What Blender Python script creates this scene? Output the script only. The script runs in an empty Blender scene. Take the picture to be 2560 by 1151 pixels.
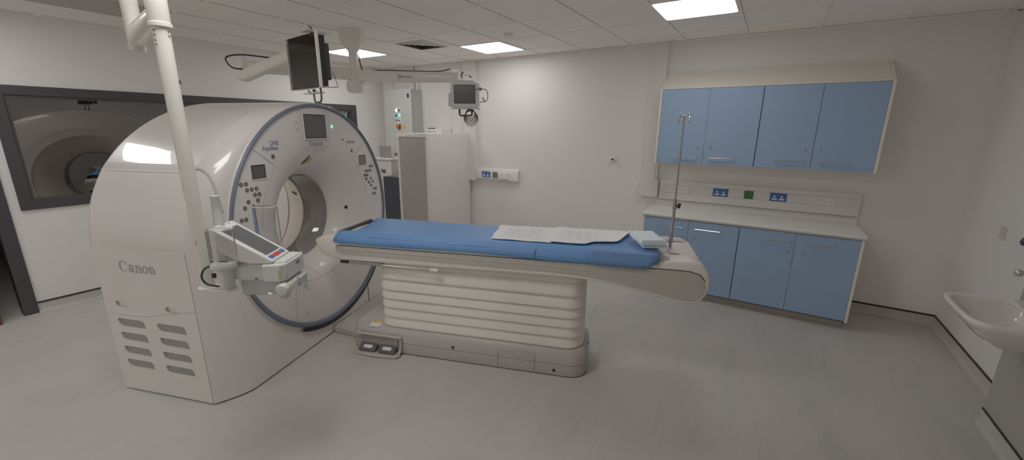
import bpy, bmesh, math, random
from mathutils import Vector, Matrix
random.seed(7)
scene = bpy.context.scene
COL = scene.collection
PI = math.pi
def S(r, g, b):
    f = lambda c: (c/255/12.92) if c/255 <= .04045 else ((c/255+.055)/1.055)**2.4
    return (f(r), f(g), f(b), 1.0)

# ------------------------------------------------------------------ materials
def mat(name, col, rough=.5, metal=0., coat=0., emit=None, estr=0., vary=.04, vscale=6., bump=0., bscale=200., ior=1.45):
    m = bpy.data.materials.new(name); m.use_nodes = True
    nt = m.node_tree; b = nt.nodes['Principled BSDF']
    b.inputs['Roughness'].default_value = rough
    b.inputs['Metallic'].default_value = metal
    b.inputs['IOR'].default_value = ior
    b.inputs['Coat Weight'].default_value = coat
    b.inputs['Coat Roughness'].default_value = .025
    tc = nt.nodes.new('ShaderNodeTexCoord')
    n = nt.nodes.new('ShaderNodeTexNoise'); n.inputs['Scale'].default_value = vscale; n.inputs['Detail'].default_value = 3
    nt.links.new(tc.outputs['Object'], n.inputs['Vector'])
    mx = nt.nodes.new('ShaderNodeMix'); mx.data_type = 'RGBA'
    mx.inputs[6].default_value = tuple(c*(1-vary) for c in col[:3])+(1,)
    mx.inputs[7].default_value = tuple(min(1, c*(1+vary)) for c in col[:3])+(1,)
    nt.links.new(n.outputs['Fac'], mx.inputs[0])
    nt.links.new(mx.outputs[2], b.inputs['Base Color'])
    if bump:
        n2 = nt.nodes.new('ShaderNodeTexNoise'); n2.inputs['Scale'].default_value = bscale
        nt.links.new(tc.outputs['Object'], n2.inputs['Vector'])
        bp = nt.nodes.new('ShaderNodeBump'); bp.inputs['Strength'].default_value = bump; bp.inputs['Distance'].default_value = .002
        nt.links.new(n2.outputs['Fac'], bp.inputs['Height']); nt.links.new(bp.outputs['Normal'], b.inputs['Normal'])
    if emit:
        b.inputs['Emission Color'].default_value = emit; b.inputs['Emission Strength'].default_value = estr
    return m

def glass_mat(name, tint, ior, rough=0.0, base=0.0):
    m = bpy.data.materials.new(name); m.use_nodes = True
    nt = m.node_tree; nt.nodes.remove(nt.nodes['Principled BSDF'])
    out = nt.nodes['Material Output']
    tr = nt.nodes.new('ShaderNodeBsdfTransparent'); tr.inputs['Color'].default_value = tint
    gl = nt.nodes.new('ShaderNodeBsdfGlossy'); gl.inputs['Roughness'].default_value = rough
    fr = nt.nodes.new('ShaderNodeFresnel'); fr.inputs['IOR'].default_value = ior
    ad = nt.nodes.new('ShaderNodeMath'); ad.operation = 'ADD'; ad.inputs[1].default_value = base; ad.use_clamp = True
    mx = nt.nodes.new('ShaderNodeMixShader')
    nt.links.new(fr.outputs[0], ad.inputs[0]); nt.links.new(ad.outputs[0], mx.inputs[0])
    nt.links.new(tr.outputs[0], mx.inputs[1]); nt.links.new(gl.outputs[0], mx.inputs[2])
    nt.links.new(mx.outputs[0], out.inputs['Surface'])
    return m

def floor_mat():
    m = mat('floor_vinyl', (.3, .3, .3, 1), rough=.45, vary=0)
    nt = m.node_tree; b = nt.nodes['Principled BSDF']
    tc = nt.nodes.new('ShaderNodeTexCoord')
    def noise(scale, sx, sy, rot, det=6, rough=.6, dist=0.):
        mp = nt.nodes.new('ShaderNodeMapping'); mp.inputs['Rotation'].default_value = (0, 0, math.radians(rot)); mp.inputs['Scale'].default_value = (sx, sy, 1)
        nt.links.new(tc.outputs['Object'], mp.inputs['Vector'])
        n = nt.nodes.new('ShaderNodeTexNoise'); n.inputs['Scale'].default_value = scale; n.inputs['Detail'].default_value = det; n.inputs['Roughness'].default_value = rough; n.inputs['Distortion'].default_value = dist
        nt.links.new(mp.outputs[0], n.inputs['Vector']); return n
    def ramp(n, stops):
        q = nt.nodes.new('ShaderNodeValToRGB'); e = q.color_ramp.elements
        e[0].position, e[0].color = stops[0]; e[1].position, e[1].color = stops[-1]
        for p, c_ in stops[1:-1]: x = e.new(p); x.color = c_
        nt.links.new(n.outputs['Fac'], q.inputs[0]); return q
    base = ramp(noise(1.3, 1.6, .8, 6, 5, .6, .4), [(.34, S(176, 175, 168)), (.5, S(184, 179, 173)), (.66, S(190, 182, 177))])
    streak = ramp(noise(2.4, 7, .9, 5, 7, .66, .5), [(.60, (0, 0, 0, 1)), (.80, (1, 1, 1, 1))])
    dark = ramp(noise(2.0, 5, .8, -4, 6, .62, .4), [(.30, (1, 1, 1, 1)), (.46, (0, 0, 0, 1))])
    fine = ramp(noise(9, 6, 1.6, 3, 5, .7, .8), [(.66, (0, 0, 0, 1)), (.78, (1, 1, 1, 1))])
    cur = base.outputs[0]
    for q, k, c_ in ((streak, .6, S(208, 203, 197)), (dark, .45, S(160, 157, 151)), (fine, .5, S(212, 207, 201))):
        mx = nt.nodes.new('ShaderNodeMix'); mx.data_type = 'RGBA'
        sc = nt.nodes.new('ShaderNodeMath'); sc.operation = 'MULTIPLY'; sc.inputs[1].default_value = k
        nt.links.new(q.outputs[0], sc.inputs[0]); nt.links.new(sc.outputs[0], mx.inputs[0])
        nt.links.new(cur, mx.inputs[6]); mx.inputs[7].default_value = c_; cur = mx.outputs[2]
    nt.links.new(cur, b.inputs['Base Color'])
    return m

def perforated_mat(name, col, dark):
    m = mat(name, col, rough=.5, vary=0)
    nt = m.node_tree; b = nt.nodes['Principled BSDF']
    tc = nt.nodes.new('ShaderNodeTexCoord')
    v = nt.nodes.new('ShaderNodeTexVoronoi'); v.inputs['Scale'].default_value = 130; v.inputs['Randomness'].default_value = 0
    nt.links.new(tc.outputs['Object'], v.inputs['Vector'])
    r = nt.nodes.new('ShaderNodeValToRGB'); r.color_ramp.elements[0].position = .32; r.color_ramp.elements[0].color = dark
    r.color_ramp.elements[1].position = .42; r.color_ramp.elements[1].color = col
    nt.links.new(v.outputs['Distance'], r.inputs[0]); nt.links.new(r.outputs[0], b.inputs['Base Color'])
    return m

M = {}
M['wall'] = mat('wall_paint', S(228, 225, 221), .55, vary=.012, bump=.12, bscale=90)
M['ceil'] = mat('ceiling_tile', S(249, 244, 240), .9, vary=.02, bump=.25, bscale=260)
M['bar'] = mat('ceiling_bar', S(250, 246, 242), .8)
M['gap'] = mat('shadow_gap', S(138, 132, 128), .9)
M['floor'] = floor_mat()
M['strip'] = mat('cap_strip_black', S(34, 30, 30), .5)
M['frame'] = mat('window_frame_charcoal', S(50, 50, 54), .45)
M['bead'] = mat('window_bead_brown', S(62, 54, 54), .5)
M['pane'] = glass_mat('window_glass', (.30, .28, .27, 1), 1.55, base=.21)
M['acrylic'] = glass_mat('clear_acrylic', (.90, .90, .90, 1), 1.3, base=.02)
M['rimc'] = mat('acrylic_edge', S(226, 222, 218), .15)
M['light'] = mat('light_diffuser', S(255, 253, 250), .5, emit=(1, .985, .965, 1), estr=12.0)
for nm, st in (('lb', 6.0), ('lc', 12.5), ('ld', 15.0), ('le', 20.0), ('la', 9.5)):
    M[nm] = mat('light_diffuser', S(255, 253, 250), .5, emit=(1, .985, .965, 1), estr=st)
M['scan'] = mat('scanner_white', S(221, 214, 208), .30, coat=.8, vary=.01)
M['scan2'] = mat('scanner_front_white', S(220, 213, 207), .36, coat=.25, vary=.01)
M['surround'] = mat('display_surround_white', S(208, 201, 196), .4)
M['scanband'] = mat('scanner_band_grey', S(188, 183, 178), .4)
M['ring'] = mat('scanner_ring_blue_grey', S(94, 104, 122), .45)
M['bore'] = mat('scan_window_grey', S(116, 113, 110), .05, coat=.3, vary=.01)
M['cream'] = mat('bore_cream', S(226, 216, 203), .4)
M['vent'] = mat('vent_dark_grey', S(112, 110, 108), .7)
M['grille'] = mat('grille_grey', S(146, 142, 138), .7)
M['seam'] = mat('seam_grey', S(150, 142, 136), .6)
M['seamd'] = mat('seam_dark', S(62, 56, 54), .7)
M['screen'] = mat('screen_dark', S(74, 74, 74), .22)
M['screenl'] = mat('screen_grey', S(104, 106, 106), .3)
M['injscreen'] = mat('touch_screen_grey', S(86, 88, 89), .25)
M['black'] = mat('black_plastic', S(28, 27, 28), .45)
M['brown'] = mat('lens_brown', S(96, 72, 62), .3)
M['btn'] = mat('button_grey', S(84, 74, 70), .5)
M['btnc'] = mat('button_cap', S(140, 130, 124), .5)
M['textb'] = mat('text_blue_grey', S(96, 110, 142), .5)
M['textg'] = mat('text_pale_grey', S(164, 157, 154), .5)
M['textd'] = mat('text_mid_grey', S(150, 145, 143), .5)
M['gold'] = mat('gold_mark', S(178, 158, 74), .4, metal=.3)
M['green'] = mat('green_lamp', S(120, 220, 160), .4, emit=(.25, 1, .55, 1), estr=.9)
M['couch'] = mat('couch_ivory', S(232, 225, 217), .35, coat=.2)
M['couchp'] = mat('couch_panel_grey', S(178, 172, 164), .4)
M['bellow'] = mat('bellows_ivory', S(232, 226, 215), .6)
M['base'] = mat('couch_base_grey', S(180, 172, 166), .4)
M['based'] = mat('couch_base_dark_grey', S(142, 136, 132), .5)  # darker grey for screws, plinths and small fittings
M['blue'] = mat('cover_blue', S(94, 146, 212), .55, vary=.03, vscale=9)
M['blued'] = mat('flap_blue', S(94, 134, 192), .6, vary=.03)
M['pad'] = mat('pad_white', S(246, 246, 247), .85, vary=.015, vscale=30)
M['quilt'] = mat('quilt_grey', S(208, 211, 214), .85)
M['aqua'] = mat('pad_aqua', S(232, 248, 252), .8, vary=.03, vscale=14)
M['chrome'] = mat('chrome', S(215, 215, 218), .14, metal=1)
M['steel'] = mat('brushed_steel', S(178, 172, 172), .3, metal=1)
M['door'] = mat('door_blue', S(142, 172, 210), .42, vary=.012)
M['cab'] = mat('cabinet_cream', S(236, 230, 216), .45)
M['worktop'] = mat('worktop_pale_grey', S(222, 220, 214), .38, vary=.02, vscale=60)
M['white'] = mat('white_plastic', S(228, 225, 220), .42)
M['trunk'] = mat('trunking_white', S(222, 218, 212), .45)
M['sblue'] = mat('socket_blue', S(38, 92, 158), .4)
M['sgreen'] = mat('socket_green', S(40, 104, 58), .4)
M['sgreen2'] = mat('socket_sage', S(84, 112, 92), .4)
M['panelg'] = mat('panel_grey', S(196, 198, 192), .45)
M['panelside'] = mat('panel_side_grey', S(176, 178, 174), .5)
M['rackf'] = perforated_mat('rack_perforated', S(172, 164, 158), S(140, 133, 128))
M['rack'] = mat('rack_white', S(220, 213, 208), .45)
M['navy'] = mat('box_navy', S(44, 48, 58), .45)
M['arm'] = mat('arm_ivory', S(228, 223, 212), .38, coat=.2)
M['inj'] = mat('injector_white', S(214, 217, 210), .36, coat=.2)
M['injg'] = mat('injector_grey', S(178, 184, 182), .4)
M['red'] = mat('button_red', S(200, 48, 48), .4)
M['bblue'] = mat('button_blue', S(62, 92, 160), .4)
M['orange'] = mat('orange_mark', S(206, 160, 92), .5)
M['ored'] = mat('stop_orange_red', S(206, 84, 48), .4)
M['yellow'] = mat('yellow_label', S(214, 190, 62), .5)
M['lblw'] = mat('label_white', S(226, 222, 220), .5)
M['ped'] = mat('pedal_dark', S(76, 74, 74), .5)
M['cable'] = mat('cable_grey', S(92, 86, 84), .5)
M['mon'] = mat('monitor_grey_white', S(220, 218, 214), .45)
M['monscreen'] = mat('monitor_screen_grey', S(108, 107, 105), .25)
M['sink'] = mat('ceramic_white', S(226, 222, 214), .18, coat=.6)
M['wood'] = mat('door_brown', S(96, 52, 36), .4, vary=.2, vscale=20)
M['teal'] = mat('lamp_teal', S(60, 220, 210), .4, emit=(.1, .9, .85, 1), estr=1.2)
M['lwhite'] = mat('lamp_white', S(225, 240, 250), .4, emit=(.8, .93, 1, 1), estr=1.2)
M['sw'] = mat('switch_plate', S(196, 194, 182), .5)

# ------------------------------------------------------------------ mesh helpers
class MB:
    def __init__(s): s.bm = bmesh.new()
    def _add(s, vs, fs):
        v = [s.bm.verts.new(p) for p in vs]
        for f in fs:
            try: s.bm.faces.new([v[i] for i in f])
            except ValueError: pass
        return v
    def box(s, x0, x1, y0, y1, z0, z1, mtx=None):
        P = [Vector(p) for p in ((x0,y0,z0),(x1,y0,z0),(x1,y1,z0),(x0,y1,z0),(x0,y0,z1),(x1,y0,z1),(x1,y1,z1),(x0,y1,z1))]
        if mtx: P = [mtx @ p for p in P]
        s._add(P, ((0,3,2,1),(4,5,6,7),(0,1,5,4),(1,2,6,5),(2,3,7,6),(3,0,4,7)))
        return s
    def prism(s, pts, axis, a0, a1, mtx=None):
        """pts: 2-D outline; axis 'x': pts=(y,z), 'y': pts=(x,z), 'z': pts=(x,y)."""
        def mk(p, a):
            q = {'x': (a, p[0], p[1]), 'y': (p[0], a, p[1]), 'z': (p[0], p[1], a)}[axis]
            q = Vector(q); return mtx @ q if mtx else q
        n = len(pts)
        P = [mk(p, a0) for p in pts]+[mk(p, a1) for p in pts]
        s._add(P, [tuple(range(n)), tuple(range(2*n-1, n-1, -1))]+[(i, n+i, n+(i+1) % n, (i+1) % n) for i in range(n)])
        return s
    def loft(s, secs, closed=True, cap0=False, cap1=False):
        n = len(secs[0]); V = [[s.bm.verts.new(p) for p in sec] for sec in secs]
        for a, b in zip(V, V[1:]):
            for i in range(n if closed else n-1):
                j = (i+1) % n
                try: s.bm.faces.new((a[i], a[j], b[j], b[i]))
                except ValueError: pass
        if cap0: s.bm.faces.new(V[0][::-1])
        if cap1: s.bm.faces.new(V[-1])
        return s
    def lathe(s, prof, c=(0,0,0), axis='z', n=48, a0=0., a1=2*PI, cap=True):
        """prof: list of (r, h)."""
        full = abs(a1-a0-2*PI) < 1e-6
        m = n if full else n+1
        secs = []
        for k in range(m):
            a = a0+(a1-a0)*k/n
            ring = []
            for r, h in prof:
                u, v = r*math.cos(a), r*math.sin(a)
                p = {'z': (u, v, h), 'x': (h, u, v), 'y': (u, h, v)}[axis]
                ring.append((p[0]+c[0], p[1]+c[1], p[2]+c[2]))
            secs.append(ring)
        V = [[s.bm.verts.new(p) for p in sec] for sec in secs]
        q = len(prof)
        for k in range(m if full else m-1):
            a, b = V[k], V[(k+1) % m]
            for i in range(q-1):
                try: s.bm.faces.new((a[i], b[i], b[i+1], a[i+1]))
                except ValueError: pass
        if cap and full:
            if prof[0][0] > 1e-6: s.bm.faces.new([v[0] for v in V][::-1])
            if prof[-1][0] > 1e-6: s.bm.faces.new([v[-1] for v in V])
        return s
    def cyl(s, p, q, r, r2=None, n=20):
        p, q = Vector(p), Vector(q); r2 = r if r2 is None else r2
        d = (q-p).normalized(); u = d.orthogonal().normalized(); w = d.cross(u)
        A = [p+(u*math.cos(2*PI*k/n)+w*math.sin(2*PI*k/n))*r for k in range(n)]
        B = [q+(u*math.cos(2*PI*k/n)+w*math.sin(2*PI*k/n))*r2 for k in range(n)]
        s.loft([A, B], cap0=True, cap1=True)
        return s
    def tube(s, pts, r, n=10, smooth=True, closed=False, cap=True):
        P = [Vector(p) for p in pts]
        if smooth and len(P) > 2:
            Q = []
            m = len(P)
            rng = range(m if closed else m-1)
            for i in rng:
                a, b, c, d = (P[(i-1) % m], P[i], P[(i+1) % m], P[(i+2) % m]) if closed else (P[max(i-1,0)], P[i], P[i+1], P[min(i+2,m-1)])
                for k in range(6):
                    t = k/6
                    Q.append(.5*((2*b)+(c-a)*t+(2*a-5*b+4*c-d)*t*t+(3*b-a-3*c+d)*t**3))
            if not closed: Q.append(P[-1])
            P = Q
        m = len(P); secs = []; u = None
        for i, p in enumerate(P):
            if closed: d = (P[(i+1) % m]-P[i-1])
            else: d = (P[min(i+1, m-1)]-P[max(i-1, 0)])
            d.normalize()
            if u is None: u = d.orthogonal().normalized()
            else: u = (u-d*u.dot(d)).normalized()
            w = d.cross(u)
            secs.append([p+(u*math.cos(2*PI*k/n)+w*math.sin(2*PI*k/n))*r for k in range(n)])
        if closed: secs.append(secs[0])
        s.loft(secs, cap0=cap and not closed, cap1=cap and not closed)
        return s
    def build(s, name, m, parent=None, bevel=0, seg=2, smooth=True, angle=35, kind=None, sub=0):
        bmesh.ops.remove_doubles(s.bm, verts=s.bm.verts, dist=1e-6)
        bmesh.ops.recalc_face_normals(s.bm, faces=s.bm.faces)
        me = bpy.data.meshes.new(name); s.bm.to_mesh(me); s.bm.free()
        me.materials.append(m)
        if smooth:
            for p in me.polygons: p.use_smooth = True
            me.set_sharp_from_angle(angle=math.radians(angle))
        o = bpy.data.objects.new(name, me); COL.objects.link(o)
        if parent: o.parent = parent
        if bevel:
            md = o.modifiers.new('bevel', 'BEVEL'); md.width = bevel; md.segments = seg; md.limit_method = 'ANGLE'; md.angle_limit = math.radians(30)
            md.harden_normals = False
        if sub:
            md = o.modifiers.new('sub', 'SUBSURF'); md.levels = sub; md.render_levels = sub
        if kind: o['kind'] = kind
        return o

def box(name, m, x0, x1, y0, y1, z0, z1, parent=None, bevel=0, **k):
    return MB().box(x0, x1, y0, y1, z0, z1).build(name, m, parent, bevel, **k)
def rrect(x0, x1, y0, y1, r, n=6):
    P = []
    for cx, cy, a in ((x1-r, y1-r, 0), (x0+r, y1-r, 90), (x0+r, y0+r, 180), (x1-r, y0+r, 270)):
        for k in range(n+1):
            t = math.radians(a+90*k/n); P.append((cx+r*math.cos(t), cy+r*math.sin(t)))
    return P
def empty(name, loc=(0,0,0), rz=0.):
    o = bpy.data.objects.new(name, None); COL.objects.link(o); o.location = loc; o.rotation_euler = (0, 0, rz); o.empty_display_size = .1
    return o
def tag(o, label, cat, group=None):
    o['label'] = label; o['category'] = cat
    if group: o['group'] = group
    return o
def thing(name, label, cat, loc=(0,0,0), rz=0., group=None): return tag(empty(name, loc, rz), label, cat, group)
def copy_tree(o, parent=None):
    c = o.copy(); COL.objects.link(c); c.parent = parent
    for ch in list(o.children): copy_tree(ch, c)
    return c
def text(name, body, size, m, parent, loc, X, Y, width=None, depth=.0008, offset=0., shear=0.):
    """flat lettering: X = reading direction, Y = up direction of the letters."""
    cu = bpy.data.curves.new(name, 'FONT'); cu.body = body; cu.size = size; cu.extrude = depth; cu.align_x = 'CENTER'; cu.align_y = 'CENTER'; cu.offset = offset; cu.shear = shear
    t = bpy.data.objects.new(name+'_tmp', cu); COL.objects.link(t)
    bpy.context.view_layer.update()
    me = bpy.data.meshes.new_from_object(t.evaluated_get(bpy.context.evaluated_depsgraph_get()))
    bpy.data.objects.remove(t); bpy.data.curves.remove(cu)
    xs = [v.co.x for v in me.vertices]; w = max(xs)-min(xs); cx = (max(xs)+min(xs))/2
    sx = (width/w) if width else 1.
    X, Y = Vector(X).normalized(), Vector(Y).normalized(); Zn = X.cross(Y)
    for v in me.vertices:
        p = v.co; v.co = Vector(loc)+X*((p.x-cx)*sx)+Y*p.y+Zn*p.z
    me.materials.clear(); me.materials.append(m)
    o = bpy.data.objects.new(name, me); COL.objects.link(o); o.parent = parent
    return o
def plate_with_holes(outer, holes, axis, a0, a1, mb=None):
    """flat plate with real holes, thickness a0..a1 along axis."""
    mb = mb or MB(); tmp = bmesh.new()
    es = []
    for loop in [outer]+holes:
        vs = [tmp.verts.new((p[0], p[1], 0)) for p in loop]
        for i in range(len(vs)): es.append(tmp.edges.new((vs[i], vs[(i+1) % len(vs)])))
    r = bmesh.ops.triangle_fill(tmp, use_beauty=True, use_dissolve=False, edges=es)
    tmp.verts.index_update(); tmp.verts.ensure_lookup_table()
    mk = lambda x, y, a: {'x': (a, x, y), 'y': (x, a, y), 'z': (x, y, a)}[axis]
    A = [mb.bm.verts.new(mk(v.co.x, v.co.y, a0)) for v in tmp.verts]
    B = [mb.bm.verts.new(mk(v.co.x, v.co.y, a1)) for v in tmp.verts]
    for f in tmp.faces:
        ix = [v.index for v in f.verts]
        mb.bm.faces.new([A[i] for i in ix]); mb.bm.faces.new([B[i] for i in ix[::-1]])
    for e in tmp.edges:
        if len(e.link_faces) == 1:
            i, j = e.verts[0].index, e.verts[1].index
            mb.bm.faces.new((A[i], A[j], B[j], B[i]))
    tmp.free()
    return mb

# ------------------------------------------------------------------ room
XL, XR, YB, YF, HC = -5.884, 1.531, 5.152, -3.4, 2.752
WY0, WY1, WZ0, WZ1 = .735, 4.546, 1.005, 2.135      # window in the left wall
DY0, DY1, DZ = -.50, .667, 2.12                      # door opening in the left wall
def struct(o): o['kind'] = 'structure'; return o
struct(box('floor', M['floor'], -9.3, XR+.1, YF-.1, YB+.1, -.08, 0, smooth=False))
struct(box('ceiling', M['ceil'], -9.3, XR+.1, YF-.1, YB+.1, HC, HC+.08, smooth=False))
struct(box('wall_back', M['wall'], XL-.1, XR+.1, YB, YB+.1, 0, HC, smooth=False))
struct(box('wall_right', M['wall'], XR, XR+.1, YF, YB, 0, HC, smooth=False))
struct(box('wall_front', M['wall'], XL-.1, XR+.1, YF-.1, YF, 0, HC, smooth=False))
struct(plate_with_holes([(YF, 0), (DY0, 0), (DY0, DZ), (DY1, DZ), (DY1, 0), (YB, 0), (YB, HC), (YF, HC)],
       [[(WY0+.03, WZ0+.03), (WY1-.03, WZ0+.03), (WY1-.03, WZ1-.03), (WY0+.03, WZ1-.03)]], 'x', XL-.1, XL).build('wall_left', M['wall'], smooth=False))
# control room behind the window: dark, unlit
struct(MB().box(-9.2, -9.1, YF, YB, 0, HC).box(-9.1, XL-.1, YB, YB+.1, 0, HC).box(-9.1, XL-.1, YF-.1, YF, 0, HC).build('wall_far', M['wall'], smooth=False))
struct(box('baseboard_far', M['strip'], -9.1, -9.09, YF, YB, .09, .108, smooth=False))
# window
w = empty('window_1', (XL, (WY0+WY1)/2, 0)); struct(w)
fr = plate_with_holes([(WY0, WZ0), (WY1, WZ0), (WY1, WZ1), (WY0, WZ1)], [[(WY0+.085, WZ0+.082), (WY1-.10, WZ0+.082), (WY1-.10, WZ1-.085), (WY0+.085, WZ1-.085)]], 'x', XL-.09, XL+.022).build('window_frame', M['frame'], None, bevel=.004)
bd = plate_with_holes([(WY0+.08, WZ0+.08), (WY1-.095, WZ0+.08), (WY1-.095, WZ1-.08), (WY0+.08, WZ1-.08)], [[(WY0+.105, WZ0+.10), (WY1-.12, WZ0+.10), (WY1-.12, WZ1-.105), (WY0+.105, WZ1-.105)]], 'x', XL-.05, XL+.006).build('window_bead', M['bead'])
pn = box('window_pane', M['pane'], XL-.03, XL-.024, WY0+.10, WY1-.115, WZ0+.095, WZ1-.10, smooth=False)
for o in (fr, bd, pn):
    o.parent = w; o.matrix_parent_inverse = Matrix.Translation((-XL, -(WY0+WY1)/2, 0))
# door frame and the edge of a brown door leaf
d = empty('door_1', (XL, DY1, 0)); struct(d)
fm = MB().box(XL-.11, XL+.02, DY1-.10, DY1, 0, DZ+.0).box(XL-.11, XL+.02, DY0, DY0+.10, 0, DZ).box(XL-.11, XL+.02, DY0+.10, DY1-.10, DZ-.10, DZ).build('door_frame', M['frame'], None, bevel=.004)
lf = MB().box(XL+.07, XL+.115, DY0-.6, .425, .008, 2.06).build('door_leaf', M['wood'], None, bevel=.006)
for o in (fm, lf):
    o.parent = d; o.matrix_parent_inverse = Matrix.Translation((-XL, -DY1, 0))
# black capping strips over the coved vinyl skirting, and the cove itself
XBOX, YBOX = 1.362, 3.485
struct(MB().box(XL, XL+.008, DY1, YB, .092, .108).build('baseboard_left', M['strip'], smooth=False))
struct(MB().box(XL, XR, YB-.008, YB, .092, .108).build('baseboard_back', M['strip'], smooth=False))
struct(MB().box(XR-.008, XR, YBOX, YB, .092, .108).box(XBOX-.007, XBOX, YF, YBOX-.002, .094, .106).build('baseboard_right', M['strip'], smooth=False))
def cove_mb(p0, p1, nrm, r=.03, h=.092):
    mb = MB(); p0, p1, nrm = Vector(p0), Vector(p1), Vector(nrm)
    prof = [(0.002, h)]+[(.002+r-r*math.cos(a), .001+r-r*math.sin(a)) for a in [PI/2*k/6 for k in range(7)]]
    mb.loft([[p+nrm*a+Vector((0, 0, b)) for a, b in prof] for p in (p0, p1)], closed=False)
    return mb
struct(cove_mb((XL, DY1, 0), (XL, YB, 0), (1, 0, 0)).build('trim_1', M['floor']))
struct(cove_mb((XL, YB, 0), (XR, YB, 0), (0, -1, 0)).build('trim_2', M['floor']))
struct(cove_mb((XR, YBOX, 0), (XR, YB, 0), (-1, 0, 0)).build('trim_3', M['floor']))
struct(cove_mb((XBOX, YF, 0), (XBOX, YBOX, 0), (-1, 0, 0)).build('trim_4', M['floor']))
M['boxing'] = mat('boxing_laminate', S(158, 154, 148), .5)
struct(box('wall_boxing', M['boxing'], XBOX, XR, YF, YBOX, 0, 1.38, smooth=False))
# ceiling grid
GX, GY, T = -3.369, 2.337, .6
mb = MB(); gp = MB()
for i in range(-5, 10):
    x = GX+i*T
    if XL < x < XR:
        mb.box(x-.012, x+.012, YF, YB, HC-.004, HC-.0002); gp.box(x+.012, x+.0155, YF, YB, HC-.002, HC-.0001)
for j in range(-9, 6):
    y = GY+j*T
    if YF < y < YB:
        mb.box(XL, XR, y-.012, y+.012, HC-.0045, HC-.0002); gp.box(XL, XR, y+.012, y+.0155, HC-.002, HC-.0001)
mb.box(XL, XL+.03, YF, YB, HC-.012, HC-.0002); mb.box(XL, XR, YB-.03, YB, HC-.012, HC-.0002); mb.box(XR-.03, XR, YF, YB, HC-.012, HC-.0002)
struct(mb.build('trim_5', M['bar'], smooth=False))
gp.box(XL+.03, XL+.036, YF, YB, HC-.002, HC-.0001); gp.box(XL, XR, YB-.036, YB-.03, HC-.002, HC-.0001)
struct(gp.build('trim_6', M['gap'], smooth=False))

# ceiling lights
def ceiling_light(mx, my, label, lm='light'):
    x0, y0 = GX+mx*T, GY+my*T
    t = thing('ceiling_light', label, 'ceiling light', (x0+.3, y0+.3, HC-.004), group='square ceiling light panels')
    plate_with_holes([(-.297, -.297), (.297, -.297), (.297, .297), (-.297, .297)], [rrect(-.283, .283, -.283, .283, .03)], 'z', -.006, 0).build('frame', M['bar'], t)
    MB().prism(rrect(-.286, .286, -.286, .286, .03), 'z', -.003, 0).build('diffuser', M[lm], t, smooth=False)
    return t
ceiling_light(-3, 2, 'square white ceiling light panel behind the thin monitor boom post')
ceiling_light(0, 3, 'square white ceiling light panel beside the smoke detector, near back wall', 'la')
ceiling_light(4, 2, 'square white ceiling light panel cut by top edge of photo, above blue cupboards', 'lb')
# unseen panels: first inferred from its reflection, others added to light the near side
def unseen_light(mx, my, lm):
    x0, y0 = GX+mx*T, GY+my*T
    o = MB().prism(rrect(x0+.014, x0+.586, y0+.014, y0+.586, .03), 'z', HC-.008, HC-.004).build('unseen_panel', M[lm], smooth=False)
    o['kind'] = 'structure'
unseen_light(-3, -4, 'lc')
unseen_light(2, -3, 'ld')  # unseen, added to brighten the scanner front
unseen_light(-1, -8, 'le')  # unseen, added behind the camera to light near-facing surfaces
unseen_light(3, -8, 'lb')  # unseen, added as weaker fill behind the camera
# air diffuser
def air_diffuser():
    t = thing('air_diffuser', 'square white ceiling air vent with dark slanted blades', 'vent', (GX-.3, GY+2*T+.3, HC-.004))
    plate_with_holes([(-.297, -.297), (.297, -.297), (.297, .297), (-.297, .297)], [[(-.235, -.235), (.235, -.235), (.235, .235), (-.235, .235)]], 'z', -.008, 0).build('frame', M['bar'], t)
    box('backing', M['black'], -.24, .24, -.24, .24, -.0015, -.0005, t)
    for k in range(5):
        a = .232-k*.046; b = a-.034
        mb = MB()
        mb.loft([[(x*a, y*a, -.004) for x, y in ((-1,-1),(1,-1),(1,1),(-1,1))], [(x*b, y*b, -.018) for x, y in ((-1,-1),(1,-1),(1,1),(-1,1))]])
        mb.build('blade', M['sw'], t, smooth=False)
    return t
air_diffuser()
# darker ceiling panel
M['cplate'] = mat('ceiling_plate_grey', S(176, 168, 162), .5)
t = thing('ceiling_panel', 'darker grey ceiling panel cut by top edge, left of the white ceiling post', 'ceiling panel', (GX-2.5*T, GY-2*T, HC-.0046))
MB().box(-.288, .288, -.588, .588, -.006, 0).build('panel', M['cplate'], t, bevel=.002)
MB().box(-.27, .27, -.57, .57, -.0068, -.0055).build('grille', M['cplate'], t)
struct(MB().lathe([(.33, HC), (.33, HC-.03), (.31, HC-.04), (0, HC-.04)], c=(-4.55, .83, 0), n=56).build('reflection_disc', M['cplate']))  # unseen disc added for the oval reflection on the scanner shell
# smoke detector
t = thing('smoke_detector', 'white round smoke detector on ceiling tile', 'smoke detector', (-2.50, 3.90, HC))
MB().lathe([(.05, 0), (.05, -.018), (.046, -.024), (0, -.024)], n=32).build('mounting_base', M['white'], t)
MB().lathe([(.040, -.024), (.038, -.045), (.028, -.055), (0, -.056)], n=32).build('sensor_head', M['bar'], t)

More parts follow.
